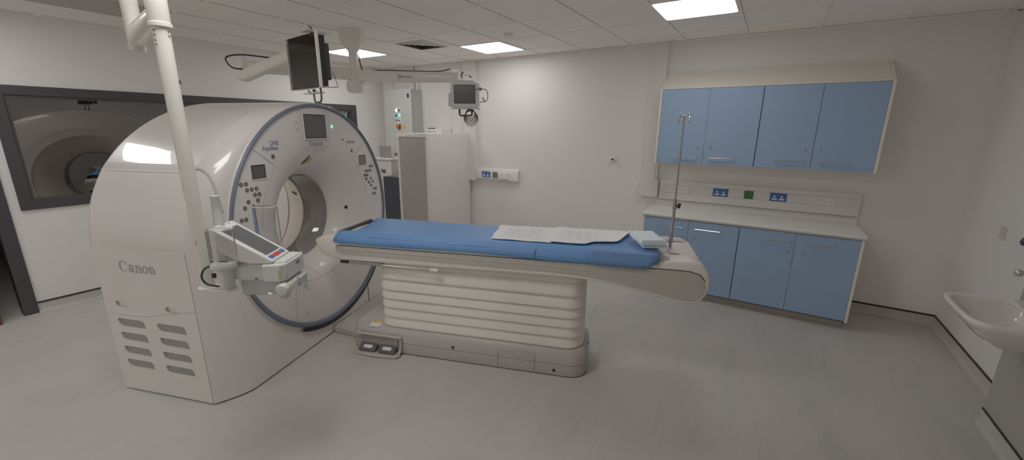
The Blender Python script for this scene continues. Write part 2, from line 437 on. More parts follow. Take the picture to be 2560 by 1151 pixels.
# ------------------------------------------------------------------ wall trunking (fixed to the walls)
struct(MB().box(-5.83, -5.62, YB-.06, YB, .11, HC).build('trim_8', M['trunk'], bevel=.006))
struct(MB().box(-4.06, -3.84, YB-.085, YB, 1.0, HC).box(-4.32, -4.09, YB-.04, YB, .11, HC).build('trim_9', M['trunk'], bevel=.006))
struct(MB().box(-5.20, -5.09, YB-.06, YB, 2.385, HC).box(-5.06, -5.0, YB-.05, YB, 2.385, HC).build('trim_10', M['trunk'], bevel=.004))
struct(MB().box(-1.32, -1.125, YB-.045, YB, 1.2, HC).box(-1.262, -1.132, YB-.052, YB-.04, 1.72, HC).box(-1.285, -1.15, YB-.052, YB-.04, 1.2, 1.665)
       .box(-1.33, -1.10, YB-.10, YB, 1.0, 1.205).build('trim_11', M['trunk'], bevel=.005))

def socket_face(par, x0, x1, z0, z1, y, face, kind):
    o = MB().prism(rrect(x0, x1, z0, z1, .004), 'y', y-.008, y).build('socket_plate', face, par, bevel=.002)
    cx = (x0+x1)/2
    pin = M['white'] if kind == 'blue' else M['based']
    if kind in ('blue', 'white'):
        for s in (-1, 1):
            px, pz = cx+s*.033, z0+.036
            mb = MB()
            if kind == 'blue':
                mb.prism(rrect(px-.009, px+.009, pz+.002, pz+.022, .004), 'y', y-.0095, y-.0075)
                mb.prism(rrect(px-.024, px+.024, pz-.022, pz-.006, .003), 'y', y-.0095, y-.0075)
            else:
                mb.box(px-.003, px+.003, y-.0085, y-.007, pz+.008, pz+.017)
                mb.box(px-.015, px-.007, y-.0085, y-.007, pz-.012, pz-.007); mb.box(px+.007, px+.015, y-.0085, y-.007, pz-.012, pz-.007)
            mb.build('socket_outlet', pin, o)
    return o
# dado box beside the rack
t = thing('dado_trunking', 'short white wall trunking box with blue double socket, right of tall rack cabinet', 'socket trunking', (-3.46, YB, 1.02))
MB().prism([(0, 0), (-.055, .012), (-.055, .13), (-.035, .168), (0, .178)], 'x', -.372, .372).build('housing', M['trunk'], t, bevel=.003)
MB().prism([(0, -.003), (-.06, .01), (-.06, .132), (-.037, .172), (0, .182)], 'x', .345, .375).build('end_cap', M['white'], t, bevel=.003)
o = MB().prism(rrect(-.265, -.115, .042, .128, .004), 'y', -.066, -.055).build('socket_plate', M['sblue'], t, bevel=.002); o['label'] = 'blue double socket plate'
for s in (-1, 1):
    MB().prism(rrect(-.19+s*.034-.024, -.19+s*.034+.024, .054, .070, .003), 'y', -.068, -.064).prism(rrect(-.19+s*.034-.010, -.19+s*.034+.010, .078, .098, .004), 'y', -.068, -.064).build('socket_outlet', M['white'], o)
o = MB().prism(rrect(-.066, .018, .042, .128, .004), 'y', -.066, -.055).build('earth_point', M['sgreen2'], t, bevel=.002); o['label'] = 'sage green square earth point'
MB().lathe([(.014, -.070), (.014, -.064)], c=(-.024, 0, .085), axis='y', n=20).build('terminal', M['vent'], o)
MB().prism(rrect(.06, .22, .038, .122, .006), 'y', -.076, -.055).build('switch_box', M['white'], t, bevel=.002)

t = thing('dado_trunking', 'long white wall trunking with blue and green sockets above the worktop', 'socket trunking', (-.14, YB, .98))
MB().box(-.945, .945, -.052, 0, 0, .225).build('housing', M['trunk'], t, bevel=.004)
for z in (.086, .175): box('cover_seam', M['gap'], -.94, .94, -.0525, -.0515, z-.0012, z+.0012, t)
for x0, x1, face, kind, lb in ((-.358, -.205, 'sblue', 'blue', 'blue double socket plate'), (-.048, .040, 'sgreen', 'green', 'green square earth point'), (.192, .342, 'sblue', 'blue', 'blue double socket plate'), (-.757, -.615, 'white', 'white', None), (.61, .752, 'white', 'white', None)):
    o = socket_face(t, x0, x1, .088, .174, -.052, M[face], kind)
    if lb: o['label'] = lb
    if kind == 'green': MB().lathe([(.012, -.064), (.012, -.058)], c=((x0+x1)/2, 0, .131), axis='y', n=16).build('terminal', M['sgreen'], o)
# little door-stop style sensor on the back wall
t = thing('wall_sensor', 'small white wall knob with black centre on bare back wall', 'wall knob', (-1.687, YB, 1.422))
MB().lathe([(.036, 0), (.036, -.012), (.024, -.03), (.024, -.06), (.020, -.066), (0, -.066)], axis='y', n=28).build('body', M['white'], t)
MB().lathe([(.015, -.064), (.014, -.069), (0, -.0695)], axis='y', n=20).build('lens', M['black'], t)

# ------------------------------------------------------------------ cupboards
def handle(par, xc, z, y):
    MB().tube([(xc-.117, y, z), (xc-.117, y-.03, z), (xc+.117, y-.03, z), (xc+.117, y, z)], .006, n=10, smooth=False).build('handle', M['chrome'], par)
def lock(par, x, z, y):
    mb = MB().lathe([(.011, 0), (.011, -.006), (.008, -.009), (0, -.009)], c=(x, y, z), axis='y', n=18); mb.build('lock', M['steel'], par)
def door(par, x0, x1, z0, z1, y, hx, hz, lx, lz, hinge):
    dr = MB().box(x0, x1, y-.019, y, z0, z1).build('door', M['door'], par, bevel=.0015)
    handle(dr, hx, hz, y-.019); lock(dr, lx, lz, y-.019)
    for f in (.12, .5, .88):
        z = z0+(z1-z0)*f
        MB().cyl((hinge, y-.012, z-.02), (hinge, y-.012, z+.02), .005, n=10).build('hinge', M['steel'], dr)
    return dr
YW = 4.80
def wall_cabinet(x0, x1, ends, label):
    t = thing('wall_cabinet', label, 'cupboard', ((x0+x1)/2, YB, 1.43), group='blue wall cupboards')
    c = (x0+x1)/2; a, b = x0-c, x1-c; f = YW-YB
    mb = MB().box(a, b, f+.004, -.002, 0, .018).box(a, b, f+.004, -.002, .765, .783).box(a, b, -.012, -.002, .018, .765)
    mb.build('carcass', M['cab'], t)
    for s in ends:
        x = a-.022 if s < 0 else b
        MB().prism([(f-.022, 0), (f-.022, .785), (-.002, 1.0), (-.002, 0)], 'x', x, x+.022).build('end_panel', M['cab'], t, bevel=.002)
    return t, a, b, f
t, a, b, f = wall_cabinet(-1.079, -.136, (-1,), 'blue two-door wall cupboard nearer the vertical trunking, behind the drip pole')
door(t, a+.002, -.0035, .008, .778, f, -.170, .078, .005-.063+0-.004, .187, a+.004)
door(t, .0035, b-.002, .008, .778, f, .178, .080, .062, .187, b-.006)
MB().box(-.009, .009, f, -.012, .018, .765).build('divider', M['cab'], t)
t, a, b, f = wall_cabinet(-.133, .793, (1,), 'blue two-door wall cupboard nearer the right corner of the back wall')
door(t, a+.002, -.0035, .008, .778, f, -.172, .080, -.062, .187, a+.006)
door(t, .0035, b-.002, .008, .778, f, .174, .081, .054, .187, b-.006)
MB().box(-.009, .009, f, -.012, .018, .765).build('divider', M['cab'], t)
t = thing('cupboard_top', 'cream sloped top panel running above both blue wall cupboards', 'cupboard top', (-.143, YB, 2.213))
ft = YW-YB
MB().prism([(ft-.006, .0008), (ft-.006, .010), (-.002, .217), (-.002, .0008)], 'x', -.9345, .9345).build('sloped_panel', M['cab'], t, bevel=.0015)
YBASE = 4.565
def base_cabinet(x0, x1, ends, label):
    t = thing('base_cabinet', label, 'cupboard', ((x0+x1)/2, YB, 0), group='blue base cupboards')
    c = (x0+x1)/2; a, b = x0-c, x1-c; f = YBASE-YB
    MB().box(a, b, f+.004, -.06, .088, .106).box(a, b, f+.004, -.06, .846, .866).box(a, b, -.07, -.06, .106, .846).build('carcass', M['cab'], t)
    MB().box(a, b, f+.09, f+.11, 0, .088).build('plinth', M['floor'], t)
    MB().box(a, b, f-.012, f+.004, .080, .0875).build('edge_strip', M['strip'], t)
    for s in ends:
        x = a-.022 if s < 0 else b
        MB().box(x, x+.022, f-.02, -.06, .076, .866).build('end_panel', M['cab'], t, bevel=.002)
    return t, a, b, f
t, a, b, f = base_cabinet(-1.094, -.164, (-1,), 'blue two-door base cupboard behind the couch foot, farther from the basin')
door(t, a+.002, -.0085, .09, .858, f, -.175, .782, -.06, .686, a+.006)
door(t, -.0045, b-.002, .09, .858, f, .178, .784, .059, .685, b-.006)
MB().box(-.009, .009, f, -.07, .106, .846).build('divider', M['cab'], t)
t, a, b, f = base_cabinet(-.161, .783, (1,), 'blue two-door base cupboard with fully visible doors, nearer the basin')
door(t, a+.002, -.0045, .09, .858, f, -.166, .780, -.056, .680, a+.006)
door(t, -.0005, b-.002, .09, .858, f, .186, .779, .067, .680, b-.006)
MB().box(-.009, .009, f, -.07, .106, .846).build('divider', M['cab'], t)
t = thing('worktop', 'pale grey rounded-edge worktop across the blue base cupboards', 'worktop', (-.153, YB, .868))
yf = 4.53-YB
prof = [(-.001, 0), (-.001, .097), (-.012, .097), (-.016, .090), (-.022, .052), (-.034, .040), (-.06, .037)]+[(yf+.018-.018*math.sin(k*PI/8), .0185+.0185*math.cos(k*PI/8)) for k in range(9)]
MB().prism(prof, 'x', -.965, .965).build('slab', M['worktop'], t)

# ------------------------------------------------------------------ basin on the boxed-out wall
def basin():
    t = thing('wash_basin', 'white ceramic wall basin with smooth deep bowl, by right wall', 'basin', (XBOX, 3.115, .858))
    # outline of the rim: local x negative towards the room
    def ring(sx, sy, z, off=0., n=40):
        P = []
        for k in range(n):
            a = 2*PI*k/n; c, s = math.cos(a), math.sin(a)
            e = 2/4.5
            x = math.copysign(abs(c)**e, c); y = math.copysign(abs(s)**e, s)
            P.append((-.19+off+x*.19*sx, y*.265*sy, z))
        return P
    mb = MB()
    secs = [ring(.25, .22, -.19, .08), ring(.45, .42, -.17, .06), ring(.72, .72, -.11, .035), ring(.93, .94, -.045, .01), ring(1, 1, -.02), ring(1, 1, -.004), ring(.975, .98, 0), ring(.90, .935, 0), ring(.86, .905, -.012, .004), ring(.78, .84, -.07, .006), ring(.6, .66, -.12, .01), ring(.2, .22, -.135, .02)]
    mb.loft(secs, cap0=True, cap1=True)
    mb.build('bowl', M['sink'], t, angle=60)
    MB().prism(rrect(-.09, -.001, -.262, .262, .02), 'z', -.012, .012).build('tap_ledge', M['sink'], t, bevel=.008, seg=3)
    MB().lathe([(.02, -.136), (.02, -.131), (.012, -.133), (0, -.134)], c=(-.17, 0, 0), n=20).build('waste', M['chrome'], t)
    
    return t
basin()
t = thing('wall_tap', 'chrome wall tap with rounded lever above the white basin', 'tap', (XBOX, 3.20, 1.005))
MB().lathe([(.03, 0), (.03, -.012), (.02, -.02), (.02, -.06)], axis='x', n=24).build('body', M['chrome'], t)
MB().tube([(-.03, 0, 0), (-.05, 0, .005), (-.07, -.01, -.02), (-.072, -.012, -.06)], .012, n=14).build('spout', M['chrome'], t)
MB().lathe([(0, -.004), (.012, -.002), (.019, .008), (.021, .018), (.017, .030), (.009, .037), (0, .039)], c=(-.046, .262, -.016), n=24).build('knob', M['chrome'], t)
MB().cyl((0, .262, 0), (-.046, .262, 0), .009).cyl((-.004, .262, 0), (-.004, .0, 0), .009).build('stem', M['chrome'], t)
t = thing('wall_switch', 'blank square cream wall plate on right wall above basin', 'wall plate', (XR, 4.385, 1.076))
MB().prism(rrect(-.047, .047, -.047, .047, .006), 'x', -.004, 0).build('face_plate', M['sw'], t, bevel=.003)
MB().prism(rrect(-.036, .036, -.036, .036, .004), 'x', -.006, -.0035).build('cover', M['sw'], t, bevel=.001)
t = thing('soap_dispenser', 'dark round dispenser knob cut by right edge above basin', 'dispenser', (XBOX+.038, 3.69, 1.150))
MB().lathe([(0, -.03), (.026, -.022), (.034, 0), (.026, .022), (0, .03)], c=(0, 0, 0), n=24).build('knob', M['navy'], t)
MB().cyl((0, 0, 0), (XR-XBOX-.038, 0, 0), .012).build('stem', M['navy'], t)

# ------------------------------------------------------------------ back corner: rack, panel, small units
t = thing('rack_cabinet', 'tall white rack cabinet with perforated grey end, in front of wall panel', 'cabinet', (-4.263, 4.66, 0))
RW, RD, RH = .292, .49, 1.712
MB().box(-RW, RW, -RD+.012, RD-.05, .03, RH).build('carcass', M['rack'], t, bevel=.004)
plate_with_holes([(-RW, .03), (RW, .03), (RW, RH), (-RW, RH)], [[(-RW+.045, .09), (RW-.035, .09), (RW-.035, RH-.05), (-RW+.045, RH-.05)]], 'y', -RD, -RD+.014).build('front_frame', M['rack'], t, bevel=.002)
MB().box(-RW+.04, RW-.03, -RD+.005, -RD+.013, .085, RH-.045).build('perforated_panel', M['rackf'], t, smooth=False)
MB().box(RW-.001, RW+.004, -RD+.03, RD-.085, .05, RH-.006).build('side_panel', M['rack'], t, bevel=.002)
MB().box(RW+.001, RW+.012, RD-.075, RD-.06, .6, 1.5).build('handle', M['lblw'], t, bevel=.002)
for x in (-RW+.02, RW-.014):
    MB().lathe([(.009, -RD-.003), (.009, -RD+.002)], c=(x, 0, RH-.075), axis='y', n=14).build('screw', M['based'], t)
MB().box(-RW, RW, -RD+.02, RD-.06, 0, .03).build('foot', M['based'], t)

t = thing('control_panel', 'grey wall-mounted electrical control box with lit buttons, above rack cabinet', 'control panel', (-5.259, YB, 1.375))
PW, PD, PH = .294, .266, 1.01
MB().box(-PW, PW-.004, -PD+.02, 0, 0, PH).build('enclosure', M['panelside'], t, bevel=.004)
o = MB().box(-PW-.002, PW+.004, -PD, -PD+.022, 0, PH+.004).build('door', M['panelg'], t, bevel=.004)
MB().prism(rrect(PW-.065, PW-.035, PH-.135, PH-.07, .008), 'y', -PD-.012, -PD).build('latch', M['black'], o)
bp = MB().prism(rrect(-.063, .063, .47, .735, .012), 'y', -PD-.010, -PD).build('button_plate', M['lblw'], t, bevel=.003)
for i, (bx, bz, k) in enumerate(((-.03, .685, 'lwhite'), (.032, .685, 'black'), (-.03, .605, 'black'), (.032, .605, 'teal'), (-.03, .525, 'vent'), (.032, .525, 'vent'))):
    mb = MB()
    if k in ('lwhite', 'teal'): mb.prism(rrect(bx-.02, bx+.02, bz-.02, bz+.02, .004), 'y', -PD-.018, -PD-.009)
    else: mb.lathe([(.016, -PD-.009), (.016, -PD-.022), (.012, -PD-.026), (0, -PD-.026)], c=(bx, 0, bz), axis='y', n=18)
    o = mb.build('button', M[k], bp)
    if k == 'teal': o['label'] = 'lit teal button'
    if k == 'lwhite': o['label'] = 'lit white button'
o = MB().box(-.005, .045, -PD-.02, -PD, .39, .46).build('switch_body', M['wood'], t, bevel=.003)
MB().lathe([(.026, -PD-.02), (.026, -PD-.045), (.018, -PD-.052), (0, -PD-.052)], c=(.008, 0, .43), axis='y', n=22).build('stop_button', M['ored'], o)['label'] = 'orange red stop button'
MB().box(.075, .165, -PD-.002, -PD, .40, .45).build('warning_label', M['yellow'], t)
MB().lathe([(.03, -PD), (.03, -PD-.03), (0, -PD-.036)], c=(.11, 0, .315), axis='y', n=22).build('isolator', M['orange'], t)

t = thing('equipment_cabinet', 'low white equipment cabinet with side vents, in corner left of tall rack', 'cabinet', (-5.27, 4.80, 0))
MB().box(-.30, .196, -.30, .27, .02, 1.285).build('carcass', M['rack'], t, bevel=.004)
MB().box(-.31, .206, -.315, .28, 1.285, 1.306).build('top', M['white'], t, bevel=.003)
for k in range(8): MB().box(.1955, .1975, -.13, .10, 1.03+k*.03, 1.042+k*.03).build('vent_slot', M['based'], t)
MB().box(-.05, .075, -.304, -.299, 1.075, 1.14).build('inlet_plate', M['based'], t, bevel=.002)
MB().lathe([(.018, -.312), (.018, -.302)], c=(.03, 0, 1.105), axis='y', n=16).build('inlet', M['black'], t)
MB().box(-.3, .19, -.3, .27, 0, .02).build('plinth', M['based'], t)
t = thing('document_tray', 'small grey upright tray standing on low white equipment cabinet', 'tray', (-5.293, 4.60, 1.306))
plate_with_holes([(-.128, 0), (.128, 0), (.128, .19), (.10, .19), (.10, .165), (.09, .165), (.09, .19), (-.128, .19)], [], 'y', -.012, 0).build('back_plate', M['based'], t, bevel=.001)
MB().box(-.128, .128, 0, .09, 0, .012).build('base', M['based'], t)
t = thing('power_unit', 'dark navy floor-standing box between scanner and tall rack', 'power unit', (-4.80, 4.50, 0))
MB().box(-.225, .195, -.22, .24, .02, 1.055).build('housing', M['navy'], t, bevel=.012, seg=3)
MB().prism(rrect(-.12, .14, -.13, .15, .03), 'z', 1.053, 1.061).build('top_plate', M['based'], t)
MB().box(-.21, .18, -.2, .22, 0, .02).build('base', M['black'], t)
t = thing('wall_box', 'small white wall box with two dark knobs, behind tall rack', 'wall box', (-4.497, YB, 1.38))
MB().box(-.155, .158, -.26, 0, 0, .39).build('housing', M['white'], t, bevel=.004)
MB().box(-.145, .055, -.2625, -.258, .345, .352).build('lid_seam', M['based'], t)
for x in (-.12, -.045): MB().lathe([(.022, .388), (.024, .398), (.018, .408), (0, .41)], c=(x, -.22, 0), n=16).build('knob', M['black'], t)

# ------------------------------------------------------------------ CT scanner
A0 = math.radians(18.8)
UX, UY = Vector((math.cos(A0), math.sin(A0), 0)), Vector((-math.sin(A0), math.cos(A0), 0))
GU, GV, ZC, RR = -2.75, 2.92, 1.053, .918
g = thing('ct_scanner', 'large white ring-shaped body scanner with blue-grey ring and round opening', 'scanner', UX*GU+UY*GV, A0)
HA, HB = 1.10, .925
XRr, XS, XF = -.46, .315, .44          # rear, side seam, front (local x)
NS, NA = 10, 56
def side_out(a=HA, b=HB):
    P = [(-a, .012+(ZC-.012)*k/NS) for k in range(NS)]
    P += [(-a*math.cos(PI*k/NA), ZC+b*math.sin(PI*k/NA)) for k in range(NA+1)]
    P += [(a, ZC-(ZC-.012)*k/NS) for k in range(1, NS+1)]
    return P
def front_out():
    P = [(-.87-.05*k/NS, .012+(ZC-.012)*k/NS) for k in range(NS)]
    P += [(-.92*math.cos(PI*k/NA), ZC+.92*math.sin(PI*k/NA)) for k in range(NA+1)]
    P += [(.92-.05*k/NS, ZC-(ZC-.012)*k/NS) for k in range(1, NS+1)]
    return P
SO, FO = side_out(), front_out()
def loft_pt(i, t):
    f = i-int(i); i0 = int(i); i1 = min(i0+1, len(SO)-1)
    s = [SO[i0][k]*(1-f)+SO[i1][k]*f for k in (0, 1)]; q = [FO[i0][k]*(1-f)+FO[i1][k]*f for k in (0, 1)]
    return Vector((XS+(XF-XS)*(1-(1-t)**1.7), s[0]+(q[0]-s[0])*t, s[1]+(q[1]-s[1])*t))
SR = [(-HA+.017, z) if i < NS else (y, z) for i, (y, z) in enumerate(SO)]
def sec(x, k=1.0, d=0., rec=True):
    return [(x, y*(1-d), ZC+(z-ZC)*(1-d) if z > ZC else z) for y, z in (SR if rec else SO)]
mb = MB()
secs = [sec(XRr, d=.03), sec(XRr+.012, d=.008), sec(XRr+.035), sec(XRr+.040), sec(XRr+.06), sec(XS-.06), sec(XS-.006), sec(XS-.005, rec=False), sec(XS, rec=False)]
for t_ in (.12, .25, .4, .55, .7, .85, 1.0): secs.append([loft_pt(i, t_) for i in range(len(SO))])
mb.loft(secs, closed=False)
# rear and front closing faces, out to the bore
def closing(mb, out, x, r):
    inn = []
    for y, z in out:
        a = math.atan2(z-ZC, y); inn.append((x, r*math.cos(a), ZC+r*math.sin(a)))
    # bottom edge
    n = 24
    bot = [(out[-1][0]+(out[0][0]-out[-1][0])*k/n, out[-1][1]) for k in range(1, n)]
    o2 = list(out)+bot
    i2 = inn+[(x, r*math.cos(math.atan2(z-ZC, y)), ZC+r*math.sin(math.atan2(z-ZC, y))) for y, z in bot]
    mb.loft([[(x, y, z) for y, z in o2], i2])
closing(mb, FO, XF, .62)
closing(mb, [(y*.97, (ZC+(z-ZC)*.97) if z > ZC else z) for y, z in SO], XRr, .60)
mb.build('gantry_cover', M['scan'], g, angle=40)
# front disc with trumpet-shaped mouth, ring, bore
R1 = .882
disc = [(.900, XF+.001), (.896, XF+.010), (R1, XF+.013), (R1-.02, XF+.015), (.74, XF+.014), (.66, XF+.009), (.60, XF+.002), (.56, XF-.012), (.52, XF-.03), (.46, XF-.066), (.42, XF-.11), (.39, XF-.155), (.368, XF-.20), (.358, XF-.235)]
MB().lathe(disc, c=(0, 0, ZC), axis='x', n=96, cap=False).build('front_cover', M['scan2'], g, angle=60)
rs = []
for k in range(97):
    a = 2*PI*k/96; ri = .894-.022*max(0., -math.sin(a))
    rs.append([(x, r_*math.cos(a), ZC+r_*math.sin(a)) for r_, x in ((ri, XF+.008), (ri+.001, XF+.026), (ri+.006, XF+.031), (.908, XF+.029), (.9165, XF+.020), (.9165, XF+.012))])
mb = MB(); mb.loft(rs, closed=False); mb.build('ring_trim', M['ring'], g, angle=60)
MB().lathe([(.921, XF-.002), (.922, XF+.012), (.9175, XF+.016), (.914, XF+.012)], c=(0, 0, ZC), axis='x', n=96, cap=False).build('ring_lip', M['scan'], g, angle=60)
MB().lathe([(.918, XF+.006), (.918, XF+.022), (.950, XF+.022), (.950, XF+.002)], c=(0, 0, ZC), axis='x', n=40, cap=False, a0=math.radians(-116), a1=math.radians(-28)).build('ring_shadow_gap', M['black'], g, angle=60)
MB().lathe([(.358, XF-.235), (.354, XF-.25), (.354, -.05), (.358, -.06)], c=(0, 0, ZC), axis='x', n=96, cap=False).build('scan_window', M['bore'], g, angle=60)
MB().lathe([(.354, XF-.248), (.3525, XF-.249), (.3525, XF-.243), (.358, XF-.236)], c=(0, 0, ZC), axis='x', n=96, cap=False).build('bore_rim', M['scan2'], g, angle=60)
MB().lathe([(.358, -.06), (.366, -.075), (.375, -.09), (.40, -.16), (.45, -.26), (.52, -.37), (.62, -.455), (.70, -.466)], c=(0, 0, ZC), axis='x', n=96, cap=False).build('rear_cover', M['cream'], g, angle=60)
MB().lathe([(.358, -.058), (.350, -.062), (.350, -.070), (.364, -.076)], c=(0, 0, ZC), axis='x', n=96, cap=False).build('bore_seam', M['textg'], g, angle=60)
XD = XF+.015                             # face of the front disc
def disc_x(r):
    for (r0, x0), (r1, x1) in zip(disc[2:], disc[3:]):
        if r0 >= r >= r1: return x0+(x1-x0)*(r0-r)/(r0-r1)
    return XD
# slot lamp inside the rear mouth
def on_rear(a, x):
    P = [(.375, -.09), (.40, -.16), (.45, -.26), (.52, -.37), (.62, -.455)]
    for (r0, x0), (r1, x1) in zip(P, P[1:]):
        if x0 >= x >= x1:
            r = r0+(r1-r0)*(x-x0)/(x1-x0); return Vector((x, r*math.cos(a), ZC+r*math.sin(a)))
pts = [on_rear(math.radians(17), -.15-.012*k)*1 for k in range(6)]
MB().tube([p+Vector((.004, -.005, 0)) for p in pts], .011, n=10).build('aperture', M['brown'], g)
# side panel with real vent slots (near side)
YS = -HA
def slot(x0, x1, z0, z1, sh=.012):
    r = min(.022, (z1-z0)/2-.001)
    P = []
    for px, pz in rrect(x0, x1, z0, z1, r, 5):
        P.append((px-sh*(pz-z0)/(z1-z0)*1.0, pz))
    return P
zs = [(.492, .552), (.390, .450), (.288, .348), (.189, .249)]
holes = []
lx0, rx0 = -3.109-GU, -2.776-GU
for z0, z1 in zs:
    holes.append(slot(lx0, lx0+.228, z0, z1)); holes.append(slot(rx0, rx0+.232, z0, z1))
h1 = slot(-3.103-GU, -2.997-GU, .634, .677, 0); h2 = slot(-2.686-GU, -2.580-GU, .634, .677, 0)
outer = [(XRr+.012, .014), (XS-.007, .014)]+[(XS-.007, z) for z in (.4, .8, 1.052)]+[(XRr+.012, 1.052)]
plate_with_holes(outer, holes+[h1, h2], 'y', YS, YS+.014).build('side_panel', M['scan'], g, angle=30)
for z0, z1 in zs:
    for x0 in (lx0, rx0):
        MB().box(x0-.02, x0+.24, YS+.0125, YS+.0155, z0-.006, z1+.006).build('vent_grille', M['grille'], g)
# seams
sm = [(XRr+.03, .585), (-.3, .578), (-.1, .59), (.05, .618), (.2, .65), (XS-.006, .668)]
MB().tube([(x, YS+.0006, z) for x, z in sm], .0018, n=6).build('panel_seam', M['textd'], g)
MB().tube([(XS-.003, YS+.001, .014), (XS-.003, YS+.001, .5), (XS-.003, YS+.001, 1.05)], .0026, n=6).build('panel_seam', M['seam'], g)
# upper shell grey band, both sides, and its curved joint running to the ring
def shell_y(z): return HA*math.sqrt(max(0, 1-((z-ZC)/HB)**2))
for s in (-1, 1):
    za, zb = 1.522, 1.562
    mb = MB()
    mb.loft([[(x, s*(shell_y(z)+.003), z) for z in (za, (za+zb)/2, zb)] for x in (XRr+.03, XS)], closed=False)
    mb.build('shell_band', M['scanband'], g)
    mb = MB(); mb.loft([[(x, s*(shell_y(z)+.004), z) for z in (za-.007, za)] for x in (XRr+.03, XS)], closed=False); mb.build('shell_bead', M['lblw'], g)
def idx_for_z(z):
    th = math.asin(min(1, (z-ZC)/HB)); return NS+th/PI*NA
P = []
for k in range(13):
    t_ = k/12; z = 1.542-.26*t_**1.8
    p = loft_pt(idx_for_z(z), t_*.86); P.append(p+Vector((.002, -.004, .001)))
MB().tube(P, .007, n=8).build('shell_joint', M['scanband'], g)
# front lower panel joints and floor skirt
for y in (.53,): MB().tube([(XF+.002, y, .03), (XF+.002, y, .28)], .003, n=6).build('panel_seam', M['seamd'], g)
MB().tube([(XF+.0025, .52, .026), (XF+.0025, .9, .026)], .0035, n=6).build('panel_seam', M['seamd'], g)
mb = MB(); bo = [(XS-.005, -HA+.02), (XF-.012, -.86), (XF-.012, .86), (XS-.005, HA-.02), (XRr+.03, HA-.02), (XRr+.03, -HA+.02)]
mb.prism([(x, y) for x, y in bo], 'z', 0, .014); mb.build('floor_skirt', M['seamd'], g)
# controls on the front disc (coordinates: sideways, height relative to the ring centre)
VC0 = -.02
def face_rect(name, m, y0, y1, z0, z1, x0, x1, r=.006, parent=g): return MB().prism(rrect(VC0+y0, VC0+y1, ZC+z0, ZC+z1, r), 'x', x0, x1).build(name, m, parent)
mb = MB(); secs = []
for k in range(25):
    z = .874-.344*k/24
    w_ = .175 if z > .625 else .175*math.sqrt(max(0, 1-((.625-z)/.0955)**2))
    if w_ < .004: w_ = .004
    secs.append([(disc_x(math.hypot(VC0+w_*q/6, z))+.0012, VC0+w_*q/6, ZC+z) for q in range(-6, 7)])
mb.loft(secs, closed=False); mb.build('display_surround', M['surround'], g, angle=60)
def screen(name, y0, y1, z0, z1, m):
    f = MB(); plate_with_holes([(VC0+y0-.008, ZC+z0-.008), (VC0+y1+.008, ZC+z0-.008), (VC0+y1+.008, ZC+z1+.008), (VC0+y0-.008, ZC+z1+.008)], [[(VC0+y0, ZC+z0), (VC0+y1, ZC+z0), (VC0+y1, ZC+z1), (VC0+y0, ZC+z1)]], 'x', XD-.006, XD+.0035, f)
    o = f.build('display_bezel', M['scan2'], g, bevel=.002)
    face_rect('screen', m, y0-.001, y1+.001, z0-.001, z1+.001, XD-.002, XD+.002, .003, o)
    bz = MB(); plate_with_holes([(VC0+y0, ZC+z0), (VC0+y1, ZC+z0), (VC0+y1, ZC+z1), (VC0+y0, ZC+z1)], [[(VC0+y0+.007, ZC+z0+.007), (VC0+y1-.007, ZC+z0+.007), (VC0+y1-.007, ZC+z1-.007), (VC0+y0+.007, ZC+z1-.007)]], 'x', XD+.0012, XD+.0030, bz)
    bz.build('screen_edge', M['black'], o)
screen('display', -.125, .124, .650, .836, M['screen'])
screen('display', -.664, -.548, .398, .490, M['screen'])
screen('display', .546, .660, .391, .482, M['screenl'])
BL = [(-.776, .375), (-.739, .375), (-.737, .335), (-.700, .335), (-.662, .335), (-.680, .296), (-.643, .295), (-.662, .256), (-.739, .256), (-.773, .22), (-.703, .22), (-.812, .145), (-.777, .145)]
BR = [(.706, .366), (.745, .365), (.634, .327), (.671, .327), (.709, .327), (.613, .288), (.652, .286), (.634, .249), (.708, .248), (.673, .212), (.742, .213), (.706, .179), (.751, .138), (.788, .138), (.731, .092), (.766, .091)]
for y, z in [(a+.0, b) for a, b in BL]+[(a+.0, b) for a, b in BR]:
    y += .0; yy, zz = VC0+y+.02, ZC+z
    o = MB().lathe([(.0135, XD-.006), (.0135, XD+.003), (.010, XD+.003), (.0095, XD+.001), (0, XD+.001)], c=(0, yy, zz), axis='x', n=20).build('button', M['btn'], g)
    MB().lathe([(.0065, XD+.0005), (.0065, XD+.004), (0, XD+.0042)], c=(0, yy, zz), axis='x', n=14).build('button_cap', M['btnc'], o)
for y, z, r, k in ((-.463, .536, .017, 'brown'), (.459, .530, .014, 'brown'), (.205, .743, .015, 'green'), (.46, .0, .020, 'black'), (.337, .633, .010, 'btn'), (-.205, .772, .009, 'textg'), (-.20, .722, .009, 'textg')):
    xx = disc_x(math.hypot(y+VC0, z))-.002
    o = MB().lathe([(r, xx-.03), (r, xx+.003), (r*.8, xx+.006), (0, xx+.007)], c=(0, VC0+y, ZC+z), axis='x', n=22).build('indicator', M[k], g)
    if k == 'green': o['label'] = 'lit green indicator'
    if k == 'black': o.location.x = -.004
XT = XD+.0012
Yv, Zv = (0, 1, 0), (0, 0, 1)
text('lettering', 'ONE', .042, M['textb'], g, (disc_x(.767)+.0008, VC0-.440, ZC+.628), Yv, Zv, .078, offset=.0006)
text('lettering', 'Aquilion', .046, M['textb'], g, (disc_x(.764)+.0008, VC0-.480, ZC+.594), Yv, Zv, .140, offset=.0006)
text('lettering', 'Canon', .046, M['textd'], g, (disc_x(.655)+.0022, VC0-.0, ZC+.612), Yv, Zv, .155, offset=.001)
text('lettering', 'PRISM', .034, M['textg'], g, (XF+.0165, VC0+.445, ZC+.608), Yv, Zv, .115, offset=.0002)
